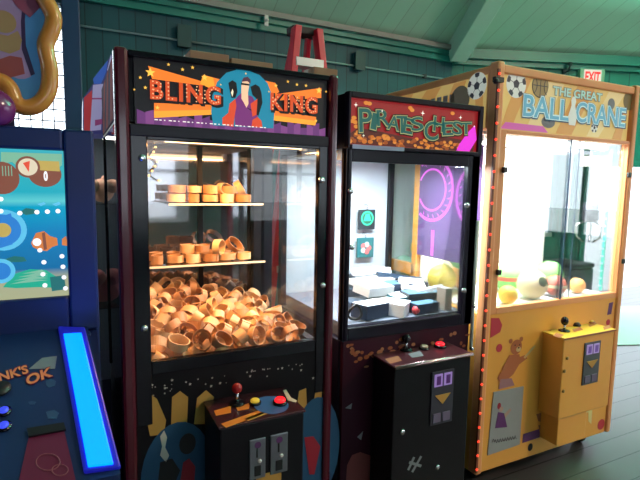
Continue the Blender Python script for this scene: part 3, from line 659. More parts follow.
for a, b_ in (((408, 470), (414, 457)), ((412, 472), (421, 456)), ((409, 462), (421, 466))):
    p, q = at(*a, cy0), at(*b_, cy0); v = Vector((q.x-p.x, 0, q.z-p.z)).normalized(); w = Vector((v.z, 0, -v.x))*.006; sheet(g, [(p.x-w.x, p.z-w.z), (p.x+w.x, p.z+w.z), (q.x+w.x, q.z+w.z), (q.x-w.x, q.z-w.z)], cy0, 1+.3*len(g.bm.faces)/6)
g.build('scribble_sticker', PGD, cs)
# pale edge strip down the right side of the front
g = G(); a = at(475, 228, D-.012); b_ = at(472, 352, D-.012); g.tube([(1.697, D-.008, .775), (1.697, D-.008, 1.40)], .008, 8); g.build('edge_strip', mat('pale_edge_strip', (.6, .66, .6), .4), pk)
for z in (.78, .99): G().ball((1.697, D-.014, z), .011, 10).build('strip_clip', CHROME, pk)

# ---- gift boxes and hanging prizes
BD = [mat('box_navy', (.02, .04, .09), .35), mat('box_charcoal', (.03, .035, .045), .35), mat('box_teal', (.03, .13, .17), .4), mat('box_white', (.75, .78, .8), .4), mat('box_beige', (.55, .45, .36), .5)]
CV = [mat('cover_white', (.82, .84, .84), .35, vary=.1, scale=30), mat('cover_pale_print', (.7, .7, .66), .35, vary=.35, scale=45), mat('cover_blue', (.10, .22, .32), .3), mat('cover_dark', (.03, .05, .08), .25)]
def gift(lab, c, l, w, h, rz, tx=0, ty=0, b_=0, c_=0):
    t = thing('gift_box', lab, 'box', c, 'gift boxes in the red-sign case'); t.rotation_euler = (tx, ty, rz)
    g = G(); g.box(-l/2, l/2, -w/2, w/2, 0, h); o = g.build('carton_body', BD[b_]); o.parent = t
    g = G(); g.box(-l/2+.004, l/2-.004, -w/2+.004, w/2-.004, h, h+.0015); o = g.build('cover_print', CV[c_]); o.parent = t
def G3(u, v, z): q = atz(u, v, z); return (q.x, q.y, z)
PZ = .962
def GA(u, v, Y): q = at(u, v, Y); return (q.x, q.y, max(q.z, PZ))
gifts = [
 ('white box leaning upright at the back left of the gift pile', GA(362, 277, 2.33), .13, .10, .02, .1, 1.0, 0, 3, 1),
 ('second white box leaning beside the lower hanging pack', GA(381, 276, 2.33), .12, .10, .02, -.15, 1.0, .1, 3, 0),
 ('flat white box below the two leaning boxes', GA(372, 284, 2.20), .24, .10, .03, .1, .05, 0, 3, 0),
 ('cream printed box at the left of the gift pile', GA(373, 293, 2.02), .18, .11, .045, .25, .12, .05, 3, 1),
 ('dark flat box under the cream printed box', (1.25, 1.98, PZ), .20, .15, .04, -.1, 0, 0, 0, 3),
 ('big navy box with a white printed top at the front of the pile', (1.20, 1.845, PZ), .17, .10, .062, .28, 0, .03, 0, 0),
 ('white topped box right of the big navy box', (1.335, 1.84, PZ), .13, .10, .055, .7, .05, .02, 3, 0),
 ('long slim dark tablet box tilted at the middle back', GA(400, 279, 2.20), .27, .06, .014, -.35, .3, .12, 1, 3),
 ('dark blue box in the middle of the pile', GA(394, 291, 2.08), .17, .10, .045, .2, 0, .05, 0, 2),
 ('white box standing tilted behind the middle blue box', GA(412, 287, 2.02), .13, .10, .022, -.3, .45, .1, 3, 0),
 ('teal flat box with a pale top in front of the white boxes', GA(406, 298, 1.96), .20, .10, .022, .1, .08, 0, 2, 1),
 ('dark flat box along the right of the pile', (1.55, 1.93, 1.005), .20, .09, .025, -.1, .03, 0, 1, 2),
 ('dark box lying behind the right flat box', (1.585, 2.055, 1.005), .13, .10, .05, .1, .04, 0, 0, 3),
 ('beige box standing upright at the front right corner', (1.60, 1.815, PZ), .045, .055, .105, .1, 0, 0, 4, 0),
 ('navy box lying left of the upright beige box', (1.475, 1.815, PZ), .14, .07, .045, .1, 0, 0, 0, 2),
 ('slim white box leaning over the right dark box', GA(429, 291, 1.90), .15, .022, .016, -.9, .2, -.35, 3, 0),
 ('black box in the back right corner of the case', (1.58, 2.30, PZ), .14, .14, .09, 0, 0, 0, 1, 3),
 ('black box at the back, under the tilted tablet box', (1.44, 2.33, PZ), .13, .12, .09, 0, 0, 0, 1, 3),
 ('charcoal box under the flat white box', (1.38, 2.16, PZ), .2, .12, .05, .1, 0, 0, 1, 3),
 ('charcoal box supporting the right flat boxes', (1.54, 1.99, PZ), .2, .16, .04, 0, 0, 0, 1, 3),
 ('pale printed box between the navy box and the teal flat box', (1.36, 1.99, PZ), .16, .12, .045, -.3, 0, 0, 3, 1)]
for a in gifts: gift(*a)
g = G(); g.tube([(1.085+.032*math.cos(i*2*PI/24), 1.80+.008*math.sin(i*PI/6), 1.001+.032*math.sin(i*2*PI/24)) for i in range(24)], .006, 8, True); g.build('cable_coil', PBK); tag(bpy.data.objects['cable_coil'], 'black coiled cable by the lower left corner of the glass', 'cable')
g = G(); g.ball((0, 0, 0), .02, 12); g.mi = 1; g.ball((.022, 0, .006), .013, 10); o = g.build('small_toy', [mat('toy_red', (.6, .05, .06), .5), WHITE]); o.location = (1.41, 1.79, .981); tag(o, 'tiny red and white toy at the front edge of the gift boxes', 'toy')
for u, v, lab, c1, c2, rnd_ in ((367, 220, 'dark hanging pack with a round green emblem, the upper of two', (.02, .025, .03), (.03, .55, .25), 1), (365.5, 248, 'teal hanging pack with a square flower emblem, the lower of two', (.02, .12, .13), (.5, .12, .12), 0)):
    q = at(u, v, 2.40); t = thing('hanging_pack', lab, 'package', (q.x, 2.40, q.z-.05), 'packs hanging in the red-sign case')
    w = .055; B('card', mat('pack_card', c1, .4), t, q.x-w, q.x+w, 2.398, 2.412, q.z-.055, q.z+.06, .003)
    g = G()
    if rnd_: sheet(g, circ(q.x, q.z+.01, .042), 2.398, 1); g.mi = 1; sheet(g, circ(q.x, q.z+.01, .033), 2.398, 2); g.mi = 0; sheet(g, [(q.x-.025, q.z-.005), (q.x+.025, q.z-.005), (q.x+.012, q.z+.036), (q.x-.012, q.z+.036)], 2.398, 3)
    else:
        for i in range(5): g.mi = i % 2; sheet(g, circ(q.x+.022*math.cos(i*1.257), q.z+.022*math.sin(i*1.257), .016, 14), 2.398, 1+i*.4)
    g.build('emblem_print', [mat('pack_emblem', c2, .4), mat('pack_emblem_pale', (.4, .5, .45) if not rnd_ else (.02, .1, .06), .4)], t)
    g = G(); g.tube([(q.x, 2.40, q.z+.06), (q.x, 2.404, q.z+.085), (q.x, 2.432, q.z+.09)], .003, 6); g.build('hook', CHROME, t)

# ================================================================== YELLOW BALL CRANE (X 1.775-2.862)
kx0, kx1, ky1, kz0, kz1 = 1.778, 2.858, 2.66, .10, 2.13
ck = thing('crane_machine', 'tall yellow claw crane filled with toy balls behind two glass panels', 'arcade machine', ((kx0+kx1)/2, 2.2, 0))
wx0_, wx1_, wz0_, wz1_ = 1.860, 2.865-.05, .962, 1.812
g = G(); g.box(kx0+.0, kx1, D+.03, ky1, kz0, .93); g.build('cabinet', YEL, ck, .004)
g = G(); g.box(kx0, kx1, D+.03, ky1, 1.83, kz1); g.build('head_box', ORA, ck, .012)
for x in (kx0+.1, kx1-.1):
    for y in (D+.12, ky1-.12):
        g = G(); g.box(x-.02, x+.02, y-.02, y+.02, .06, kz0); g.cyl((x-.014, y, .036), (x+.014, y, .036), .036, 16); g.build('caster', PBK, ck)
for nm, a, b_, y0, y1 in (('front_post', kx0-.004, kx0+.040, D-.01, D+.05), ('front_post', kx1-.036, kx1+.004, D-.01, D+.05), ('rear_post', kx0, kx0+.03, ky1-.03, ky1), ('rear_post', kx1-.03, kx1, ky1-.03, ky1)):
    B(nm, ORA, ck, a, b_, y0, y1, kz0, kz1+(.01 if nm == 'front_post' else -.001), .012)
g = G(); g.box(kx0+.04, wx0_, D, D+.03, .93, 1.83); g.box(wx1_, kx1-.036, D, D+.03, .93, 1.83); g.box(wx0_, wx1_, D, D+.03, wz1_, 1.83); g.box(wx0_, wx1_, D, D+.03, .93, wz0_)
dr = g.build('door_frame', ORA, ck, .003)
xm = at(568, 220, D).x
B('door_glass', GLASSB, dr, wx0_, xm+.02, D+.010, D+.014, wz0_, wz1_); B('door_glass', GLASSB, dr, xm-.02, wx1_, D+.020, D+.024, wz0_, wz1_)
EDGE = mat('glass_edge_seal', (.02, .06, .12), .3)
xa = at(572, 150, D).x; xb = at(579.5, 150, D+.026).x
B('glass_edge', EDGE, dr, xa-.0035, xa+.0035, D+.004, D+.01, wz0_-.01, wz1_); B('glass_edge', EDGE, dr, xb-.003, xb+.003, D+.024, D+.028, wz0_, wz1_)
for u, v in ((504, 170), (498, 272), (628, 175), (622, 261)):
    q = at(u, v, D); B('door_latch', PBK, dr, q.x-.016, q.x+.010, D-.016, D, q.z-.014, q.z+.014, .004)
# side frames and glass
ym = 2.305
g = G(); g.box(kx0+.004, kx0+.04, ym-.022, ym+.022, .93, 1.83); g.box(kx0+.004, kx0+.03, ym, ky1-.06, 1.03, 1.10); g.build('side_mullion', YEL, ck, .003)
B('side_glass', GLASSL, ck, kx0+.012, kx0+.017, D+.05, ym-.022, .93, 1.83); B('side_glass', GLASSL, ck, kx0+.012, kx0+.017, ym+.022, ky1-.06, .93, 1.83)
B('side_glass', GLASSL, ck, kx1-.017, kx1-.012, D+.05, ky1-.06, .93, 1.83)
B('back_panel', WHITE, ck, kx0+.03, kx1-.03, ky1-.03, ky1-.015, .93, 1.83); B('inner_back_wall', WHITE, ck, kx0+.03, kx1-.018, 2.262, 2.275, .94, 1.815)
B('canopy', WHITE, ck, kx0+.03, kx1-.03, D+.04, ky1-.03, 1.815, 1.829)
B('ball_floor', WHITE, ck, kx0+.03, kx1-.03, D+.035, ky1-.03, .93, .94)
# violet panel painting a neon reflection, two pink rings, on the left window
sx = kx0+.008
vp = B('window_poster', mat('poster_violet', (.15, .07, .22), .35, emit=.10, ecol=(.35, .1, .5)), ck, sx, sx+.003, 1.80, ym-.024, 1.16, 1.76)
def sidesheet(g, pts, X, L=1): g.prism([Vector((X-.0008*L, p[0], p[1])) for p in pts], (-.0006, 0, 0))
def ring(g, cy, cz, r0, r1, X, L, n=40):
    for i in range(n):
        a, b_ = 2*PI*i/n, 2*PI*(i+1)/n; pts = [(cy+r0*math.cos(a), cz+r0*math.sin(a)), (cy+r1*math.cos(a), cz+r1*math.sin(a)), (cy+r1*math.cos(b_), cz+r1*math.sin(b_)), (cy+r0*math.cos(b_), cz+r0*math.sin(b_))]
        if all(1.805 < p[0] < ym-.028 and 1.165 < p[1] < 1.755 for p in pts): sidesheet(g, pts, X, L)
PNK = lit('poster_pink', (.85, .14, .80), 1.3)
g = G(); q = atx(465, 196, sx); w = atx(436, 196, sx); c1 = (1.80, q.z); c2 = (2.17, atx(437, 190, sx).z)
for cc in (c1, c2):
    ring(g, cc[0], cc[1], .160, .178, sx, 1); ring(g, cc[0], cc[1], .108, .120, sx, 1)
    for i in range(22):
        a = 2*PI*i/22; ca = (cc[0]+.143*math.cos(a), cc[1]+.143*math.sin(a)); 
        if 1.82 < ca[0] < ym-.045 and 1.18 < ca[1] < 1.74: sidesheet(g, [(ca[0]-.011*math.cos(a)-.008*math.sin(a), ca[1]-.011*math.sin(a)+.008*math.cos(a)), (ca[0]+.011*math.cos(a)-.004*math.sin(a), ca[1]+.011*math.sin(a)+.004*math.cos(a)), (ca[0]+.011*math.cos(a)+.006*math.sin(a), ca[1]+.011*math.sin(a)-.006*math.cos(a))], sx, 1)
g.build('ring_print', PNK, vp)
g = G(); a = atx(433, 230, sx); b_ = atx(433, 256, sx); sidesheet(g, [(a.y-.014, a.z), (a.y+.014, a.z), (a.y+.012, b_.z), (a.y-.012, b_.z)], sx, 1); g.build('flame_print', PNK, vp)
# lamps, gantry, claw
for y in (1.86, 2.16):
    lp = G().cyl((1.86, y, 1.80), (2.78, y, 1.80), .013).build('lamp_tube', lit('white_tube', (1, 1, .95), 12), ck)
    for a, b_ in ((1.83, 1.86), (2.78, 2.81)): B('lamp_holder', WHITE, lp, a, b_, y-.015, y+.015, 1.785, 1.815)
for y in (1.95, 2.07): B('gantry_rail', CHROME, ck, kx0+.04, kx1-.04, y, y+.02, 1.765, 1.785)
cxx = at(593, 185, 2.02).x
gc = B('gantry_carriage', WHITE, ck, cxx-.06, cxx+.06, 1.96, 2.08, 1.70, 1.765, .006)
zc = at(593, 210, 2.02).z
cl = G().lathe([(.02, zc+.05), (.045, zc+.045), (.05, zc-.06), (.035, zc-.075), (.01, zc-.08)], (cxx, 2.02, 0), 18).build('claw', mat('claw_dark', (.03, .035, .05), .35, .4), ck)
G().cyl((cxx, 2.02, zc+.05), (cxx, 2.02, 1.70), .004, 8).build('claw_cable', PBK, cl)
for i in range(3):
    a = i*2*PI/3+.5; dx, dy = math.cos(a), math.sin(a); G().tube([(cxx+dx*.03, 2.02+dy*.03, zc-.07), (cxx+dx*.085, 2.02+dy*.085, zc-.10), (cxx+dx*.075, 2.02+dy*.075, zc-.17), (cxx+dx*.03, 2.02+dy*.03, zc-.205)], .007, 8).build('claw_finger', CHROME, cl)
g = G(); c = at(595, 193, 1.95); g.tube([(c.x+.035*math.sin(t_*2*PI/20)*(1-.35*math.cos(t_*2*PI/20)), 1.95, c.z+.075*math.cos(t_*2*PI/20)) for t_ in range(20)], .006, 8, True); g.build('cable_loop', WHITE, cl)
# prize chute in the front right corner and teal light strip
g = G(); g.box(2.42, 2.44, D+.05, 1.98, .94, 1.02); g.box(2.44, 2.80, 1.96, 1.98, .94, 1.02); g.build('chute_wall', glass('chute_acrylic', (.9, .95, 1), 1), ck)
ls = B('light_strip', lit('teal_glow', (.10, .75, .62), 1.3), ck, kx1-.030, kx1-.020, 1.83, 1.845, .95, 1.80)
for i in range(18): G().ball((kx1-.032, 1.8375, .98+.045*i), .006, 8).build('led', lit('teal_led', (.5, 1, .9), 2), ls)
# red LEDs up the front corner
led = mat('red_led', (.6, .02, .01), .3, emit=2.2, ecol=(1, .05, .02)); strip = B('led_strip', mat('led_channel', (.18, .05, .02), .4), ck, kx0-.008, kx0+.004, D-.014, D-.004, .12, 2.10)
for i in range(27): G().ball((kx0-.004, D-.016, .14+.0745*i), .0062, 8).build('led', led, strip)
g = G(); q = at(499, 80, D-.02); g.box(q.x-.03, q.x+.022, D-.03, D-.01, q.z-.01, q.z+.012); g.ball((q.x-.022, D-.024, q.z-.008), .014, 10); g.build('corner_clip', PBK, ck)
# --- head sign art, front
Y = D-.004+.02
BK = .42
def soft(n, c): return mat(n, tuple(x*.7 for x in c), .4, emit=BK, ecol=c)  # glow added to the prints to brighten the head sign
SY = soft('sign_yellow', (.74, .52, .17)); SO = soft('sign_tan_orange', (.66, .33, .09)); SO2 = soft('sign_sand', (.78, .62, .30))
mq = B('marquee', SY, ck, 1.822, 2.812, Y, D+.03, 1.833, 2.088)
B('marquee_frame', ORA, ck, kx0+.04, kx1-.036, D-.002, D+.03, 2.088, kz1-.002, .006)
g = G()
for i, (a, b_, c, d) in enumerate(((1.83, 1.90, 2.02, 1.93), (2.0, 2.10, 2.26, 2.12), (2.22, 2.34, 2.5, 2.36), (2.46, 2.56, 2.76, 2.62), (2.68, 2.76, 2.81, 2.80))): g.mi = i % 2; sheet(g, [(a, 1.836), (b_, 1.836), (c, 2.085), (d, 2.085)] if i % 2 else [(a, 1.836), (b_, 1.836), (c, 2.085), (d, 2.085)], Y, 1)
g.build('ray_print', [SO, SO2], mq)
SWH = soft('sign_white_print', (.68, .72, .66)); SDK = soft('sign_dark_print', (.03, .035, .05)); SBR = soft('sign_dull_brown', (.30, .22, .09))
def soccer(parent, cx, cz, r, put):
    g = G(); g.mi = 0; put(g, circ(cx, cz, r), 2); g.mi = 1
    put(g, circ(cx, cz, r*.33, 5, a0=.3, a1=.3+2*PI), 3)
    for i in range(5):
        a = .3+i*2*PI/5; put(g, [(cx+r*.72*math.cos(a-.28), cz+r*.72*math.sin(a-.28)), (cx+r*.97*math.cos(a-.25), cz+r*.97*math.sin(a-.25)), (cx+r*.98*math.cos(a), cz+r*.98*math.sin(a)), (cx+r*.97*math.cos(a+.25), cz+r*.97*math.sin(a+.25)), (cx+r*.72*math.cos(a+.28), cz+r*.72*math.sin(a+.28)), (cx+r*.62*math.cos(a), cz+r*.62*math.sin(a))], 3)
        b_ = a; put(g, [(cx+r*.33*math.cos(b_-.05), cz+r*.33*math.sin(b_-.05)), (cx+r*.33*math.cos(b_+.05), cz+r*.33*math.sin(b_+.05)), (cx+r*.63*math.cos(b_+.03), cz+r*.63*math.sin(b_+.03)), (cx+r*.63*math.cos(b_-.03), cz+r*.63*math.sin(b_-.03))], 3)
    return g.build('soccer_print', [SWH, SDK], parent)
fput = lambda g, pts, L: sheet(g, pts, Y, L)
q = at(516, 84, Y); soccer(mq, q.x, q.z, .066, fput)
def basket(u, v, r):
    q = at(u, v, Y); g = G(); g.mi = 1; sheet(g, circ(q.x, q.z, r), Y, 2); g.mi = 0; sheet(g, circ(q.x, q.z, r*.93), Y, 3); g.mi = 1
    sheet(g, [(q.x-r*.03, q.z-r*.9), (q.x+r*.03, q.z-r*.9), (q.x+r*.03, q.z+r*.9), (q.x-r*.03, q.z+r*.9)], Y, 4); sheet(g, [(q.x-r*.9, q.z-r*.03), (q.x+r*.9, q.z-r*.03), (q.x+r*.9, q.z+r*.03), (q.x-r*.9, q.z+r*.03)], Y, 4.6)
    for s in (-1, 1):
        A = [(q.x+s*r*(.95-.55*math.cos(t)), q.z+r*.72*math.sin(t)) for t in [-1.3+.26*i for i in range(11)]]; Bq = [(x+s*.004, z) for x, z in A]; sheet(g, A+Bq[::-1], Y, 5)
    return g.build('basketball_print', [SBR, SDK], mq)
basket(540, 86, .058)
q = at(630, 101, Y); g = G(); sheet(g, [p for p in circ(q.x-.01, q.z, .052)], Y, 2); g.build('ball_print', soft('sign_olive', (.17, .13, .05)), mq)
g = G(); q = at(548, 122, Y); sheet(g, circ(q.x, q.z, .05, 24, .03), Y, 2); q = at(611, 104, Y); sheet(g, circ(q.x, q.z, .03), Y, 2); g.build('ball_print', PGD, mq)
q = at(594, 128, Y); soccer(mq, q.x, q.z+.002, .027, fput)
TB = soft('letter_sky', (.14, .42, .58)); TBP = soft('letter_pale', (.62, .80, .80)); TBD = soft('letter_navy', (.02, .08, .16))
for s, (ua, va), (ub, vb) in (('BALL', (523.5, 91), (568, 116)), ('CRANE', (576, 101), (623.5, 127))):
    p0 = at(ua, va, Y); p1 = at(ub, vb, Y); bxx = (p0.x, p1.x, 1.905, 2.008)
    text('shadow_print', s, (bxx[0]-.006, bxx[1]+.012, bxx[2]-.010, bxx[3]+.006), TBD, mq, Y, 6, .07); text('outline_print', s, (bxx[0]-.004, bxx[1]+.004, bxx[2]-.004, bxx[3]+.004), TBP, mq, Y, 7, .055); text('lettering', s, bxx, TB, mq, Y, 8, .012)
text('outline_print', 'THE GREAT', (at(553, 80, Y).x-.003, at(602, 88, Y).x+.003, 2.022, 2.071), PGD, mq, Y, 5, .06); text('lettering', 'THE GREAT', (at(553, 80, Y).x, at(602, 88, Y).x, 2.025, 2.068), soft('letter_mint', (.42, .66, .60)), mq, Y, 6, .025)
q = at(572, 107, Y); art('pin_print', [[(q.x-.024, 1.885), (q.x+.024, 1.885), (q.x+.034, 1.93), (q.x+.014, 1.985), (q.x+.018, 2.01), (q.x+.01, 2.03), (q.x-.01, 2.03), (q.x-.018, 2.01), (q.x-.014, 1.985), (q.x-.034, 1.93)]], SWH, mq, Y, 9)
g = G(); a = at(502, 130, Y).x; sheet(g, [(1.83, 1.836), (2.16, 1.836), (2.12, 1.866), (1.86, 1.868)], Y, 4); g.build('magenta_print', mat('sign_pinkish', (.62, .16, .42), .35, emit=.2, ecol=(.9, .1, .7)), mq)
# --- head sign art, left side
X = kx0-.0015
ms = B('side_marquee', SY, ck, X, X+.003, D+.06, ky1-.03, 1.84, 2.088)
def sput(g, pts, L): sidesheet(g, pts, X, L)
g = G()
for i, (a, b_, c, d) in enumerate(((2.02, 2.16, 2.02, 1.93), (2.32, 2.5, 2.24, 2.12), (2.58, 2.62, 2.50, 2.36), (1.80, 1.84, 1.88, 1.82))): g.mi = 0; sput(g, [(a, 1.845), (b_, 1.845), (c, 2.085), (d, 2.085)], 1)
g.build('ray_print', [SO], ms)
q = atx(481, 85, X); soccer(ms, max(q.y, D+.125), q.z, .064, sput)
g = G(); q = atx(460, 100, X); sput(g, circ(q.y, q.z, .07), 2); g.build('ball_print', soft('sign_dark_olive', (.09, .085, .06)), ms)
g = G(); q = atx(444, 100, X); 
for i in range(5): sput(g, [(q.y+.05*i-.08, q.z-.03), (q.y+.05*i-.045, q.z-.03), (q.y+.05*i-.045, q.z+.02), (q.y+.05*i-.08, q.z+.02)], 2)
g.build('letter_print', PGD, ms)
# --- lower front art
Y = D+.004
lo = B('lower_panel', YEL, ck, kx0+.04, kx1-.036, Y, D+.03, kz0+.002, .93, .002)
g = G(); q = at(494, 328, Y)
sheet(g, px(((491, 318), (499, 318), (502, 325), (500, 332), (490, 338)), Y), Y, 1); q = at(499, 348, Y); sheet(g, circ(q.x, q.z, .021), Y, 1); q = at(602, 424, Y); sheet(g, circ(q.x-.01, q.z, .033), Y, 1); q = at(609, 322, Y); sheet(g, circ(q.x-.01, q.z, .018), Y, 1)
g.build('ball_print', mat('print_bright_red', (.52, .03, .05), .5), lo)
# bear, generic, holding a baton
g = G(); 
for (u, v, r) in ((516, 347, .040), (510.5, 341, .013), (521, 339, .013)): q = at(u, v, Y); sheet(g, circ(q.x, q.z, r), Y, 2+.2*(u == 516))
sheet(g, px(((509, 355), (519, 354), (520, 362), (513, 374), (506, 380), (500, 378), (502, 368)), Y), Y, 3); sheet(g, px(((516, 358), (524, 355), (527, 358), (519, 364)), Y), Y, 3.5); sheet(g, px(((500, 372), (497, 378), (500, 383), (510, 382), (508, 376)), Y), Y, 3.8)
g.mi = 1; q = at(518, 349, Y); sheet(g, circ(q.x, q.z, .018, 20, .014), Y, 4)
g.mi = 2; q = at(514.5, 345, Y); sheet(g, circ(q.x, q.z, .004, 10), Y, 5); q = at(519, 344.5, Y); sheet(g, circ(q.x, q.z, .004, 10), Y, 5); q = at(518, 347.5, Y); sheet(g, circ(q.x, q.z, .006, 10, .004), Y, 5)
g.mi = 3; sheet(g, px(((500, 379), (511, 378), (514, 385), (498, 389)), Y), Y, 4.2)
g.mi = 1; sheet(g, px(((523, 357), (534, 345), (535, 346), (524.5, 358.5)), Y), Y, 4)
g.build('bear_print', [mat('print_bear', (.46, .13, .05), .5), mat('print_cream', (.66, .42, .2), .5), PBK, mat('print_mauve', (.36, .16, .18), .5)], lo)
po = G(); po.prism([Vector((x, Y-.001, z)) for x, z in px(((493, 392), (523, 386), (519, 444), (487, 455)), Y)], (0, -.004, 0)); po = po.build('silver_placard', mat('placard_silver', (.36, .36, .36), .35, .2, vary=.15, scale=8), lo)
g = G(); Yp = Y-.005
sheet(g, px(((495, 428), (498, 412), (504, 413), (507, 427)), Yp), Yp, 1); g.mi = 1; q = at(501, 409, Yp); sheet(g, circ(q.x, q.z, .014), Yp, 1.5); sheet(g, px(((504, 414), (510, 408), (511, 410), (505, 418)), Yp), Yp, 1.7)
g.mi = 2; sheet(g, circ(at(499, 406, Yp).x, at(499, 406, Yp).z, .012, 14, .018), Yp, 1.2)
g.build('figure_print', [PPU, mat('placard_skin', (.5, .3, .24), .5), PRD], po)
g = G(); pts = []
for i in range(40): u = 492+.62*i; pts.append((u, 442-.2*(u-492)+(-2.4 if i % 4 == 1 else 1.0 if i % 4 == 3 else 0)-(3 if i in (2, 3) else 0)))
for a, b_ in zip(pts, pts[1:]): sheet(g, px((a, b_, (b_[0], b_[1]+.9), (a[0], a[1]+.9)), Yp), Yp, 1)
g.build('script_print', PBK, po)
art('ribbon_print', [px(((523, 434), (539, 429), (540, 437), (522, 443)), Y), px(((609, 303), (613, 302), (611, 314), (607, 315)), Y), px(((571, 413), (581, 409), (578, 422), (573, 429)), Y)], PPU, lo, Y, 1)
g = G(); q = at(530, 447, Y); sheet(g, circ(q.x, q.z, .018, 20, .022), Y, 2); g.build('ball_print', PBK, lo)
art('pennant_print', [px(((536, 414), (544, 412), (542, 422), (538, 421)), Y), px(((538, 425), (541, 425), (540, 432)), Y)], PBR, lo, Y, 2)
art('pennant_print', [px(((581, 409), (592, 407), (591, 424), (588, 421), (588, 412), (579, 416)), Y)], mat('print_lemon', (.75, .6, .25), .5), lo, Y, 2)
art('streamer_print', [px(((607, 338), (609, 339), (607, 360), (605, 378), (603, 377), (605, 358)), Y), px(((602, 388), (605, 386), (604, 398), (602, 398)), Y)], PGR, lo, Y, 2)
# --- crane console
cy0 = 1.605; cx0 = 2.215; cx1 = 2.625; zt = .80; zb = .36
g = G(); g.box(cx0, cx1, cy0, Y, zb, zt-.008); cs = g.build('console', YEL, ck, .006)
tp = B('console_top', mat('console_yellow', (.78, .52, .05), .3, coat=.4), cs, cx0-.004, cx1+.004, cy0-.005, Y, zt-.008, zt, .002)
G().box(cx0-.005, cx1+.005, cy0-.0075, cy0-.004, zt-.010, zt-.001).build('red_edge', PBR, cs)
topart('swirl_print', [((556, 333), (564, 335), (560, 338), (553, 336)), ((572, 329), (580, 327), (583, 330), (574, 332)), ((588, 325), (595, 322), (597, 324), (590, 327)), ((603, 327), (610, 325), (611, 328), (604, 330)), ((546, 330), (552, 329), (551, 331))], PBR, tp, zt)
q = atz(564, 331, zt); g = G(); g.lathe([(.03, 0), (.028, .006), (.012, .01)], (q.x, q.y, zt), 18); jo = g.build('joystick', BLACKG, tp); G().cyl((q.x, q.y, zt), (q.x, q.y, zt+.045), .007).build('shaft', CHROME, jo); G().ball((q.x, q.y, zt+.055), .02, 16, 1, 1, 1.2).build('ball_knob', BLACKG, jo)
q = atz(576, 325.5, zt); button(tp, 'button', (q.x, q.y, zt), .019, .018, mat('button_dark', (.06, .03, .03), .3)); q = atz(590, 322.5, zt); button(tp, 'button', (q.x, q.y, zt), .018, .016, mat('button_yellow', (.8, .5, .03), .3), PBR)
coin_plate(cs, 2.378, 2.508, .52, .752, cy0, mat('coin_plate_steel', (.13, .13, .14), .4, .6), lit('slot_violet_pale', (.42, .30, .62), .55), lit('slot_violet_dark', (.16, .08, .35), .5))
for u, v in ((564, 371), (563, 391), (567, 358)): q = at(u, v, cy0); G().lathe([(.009, 0), (.009, -.005), (.003, -.006)], (q.x, cy0, q.z), 12, 'y').build('key_lock', mat('lock_brass', (.3, .18, .05), .4, .6), cs)
g = G(); g.box(cx0+.03, cx1-.15, cy0+.02, Y, .2, zb); g.build('prize_door', YEL, cs, .004)

# ---- balls in the crane
BALLM = [mat('ball_green', (.25, .70, .22), .5, vary=.15), mat('ball_cream', (.86, .84, .6), .6, vary=.1), mat('ball_red', (.75, .16, .12), .5, vary=.1), mat('ball_yellow', (.9, .72, .12), .5, vary=.1), mat('ball_orange', (.92, .45, .15), .5, vary=.1), mat('ball_mint', (.45, .78, .6), .5, vary=.1)]
BDK = mat('ball_patch', (.06, .1, .05), .5)
nm = ['green', 'cream', 'red', 'yellow', 'orange', 'mint']
def ballthing(c, r, mi, lab, grp=None, patch=None, band=None):
    t = thing('toy_ball', lab, 'ball', (c[0], c[1], c[2]-r), grp)
    G().ball(c, r, 24).build('ball_body', BALLM[mi], t)
    if patch:
        for th, ph in patch:
            d = Vector((math.cos(ph)*math.sin(th), -math.cos(ph)*math.cos(th), math.sin(ph))); g = G()
            a = d.orthogonal().normalized(); b_ = d.cross(a); fr = .34*r
            ring_ = [(Vector(c)+(d*math.sqrt(r*r-fr*fr)+a*fr*math.cos(i*2*PI/12)+b_*fr*math.sin(i*2*PI/12)).normalized()*r*1.012) for i in range(12)]
            cen = g.bm.verts.new(Vector(c)+d*r*1.02); vs = [g.bm.verts.new(p) for p in ring_]
            for i in range(12): g.bm.faces.new((cen, vs[i], vs[(i+1) % 12]))
            bmesh.ops.recalc_face_normals(g.bm, faces=list(g.bm.faces))
            g.build('patch', BDK, t)
    if band is not None:
        g = G(); g.lathe([(r*1.003, -.14*r), (r*1.012, 0), (r*1.003, .14*r)], c, 28); 
        for f in [f for f in g.bm.faces if len(f.verts) > 4]: g.bm.faces.remove(f)
        o = g.build('band', BALLM[band], t)
    return t
R = .082
ballthing((at(532, 290, 1.87).x, 1.87, 1.024), R, 1, 'cream ball with dark patches against the crane glass at left', None, [(-.1, .35), (.55, .3), (.95, -.1)])
ballthing((at(507, 288, 2.05).x, 2.05, 1.03), R, 0, 'green ball with red band behind the cream patched ball', None, None, 2)
ballthing((at(508, 298, 1.83).x, 1.83, .991), .05, 3, 'small yellow ball in the front left corner of the crane')
ballthing((at(555, 294, 1.87).x, 1.87, 1.002), .06, 2, 'red ball with a cream band right of the cream patched ball', None, None, 1)
ballthing((at(549, 286, 2.03).x, 2.03, 1.03), R, 0, 'green ball behind the red banded ball at the crane front')
ballthing((at(577, 291, 1.87).x, 1.87, .987), .045, 4, 'small orange ball low behind the two dark glass edges')
ballthing((1.89, 2.175, 1.03), R, 3, 'yellow ball touching the left crane window, beside the mullion')
ballthing((1.89, 2.38, 1.03), R, 0, 'green ball with yellow band at the rear of the left crane window', None, None, 3)
ballthing((1.90, 2.55, 1.03), R, 5, 'mint ball in the rear left corner of the crane')
ballthing((2.06, 2.175, 1.03), R, 4, 'orange ball against the white inner wall of the crane')
ballthing((2.07, 2.50, 1.03), R, 2, 'red ball in the rear compartment of the crane')
ballthing((1.97, 2.10, 1.165), R*.95, 0, 'topmost green ball of the crane heap, near the poster')
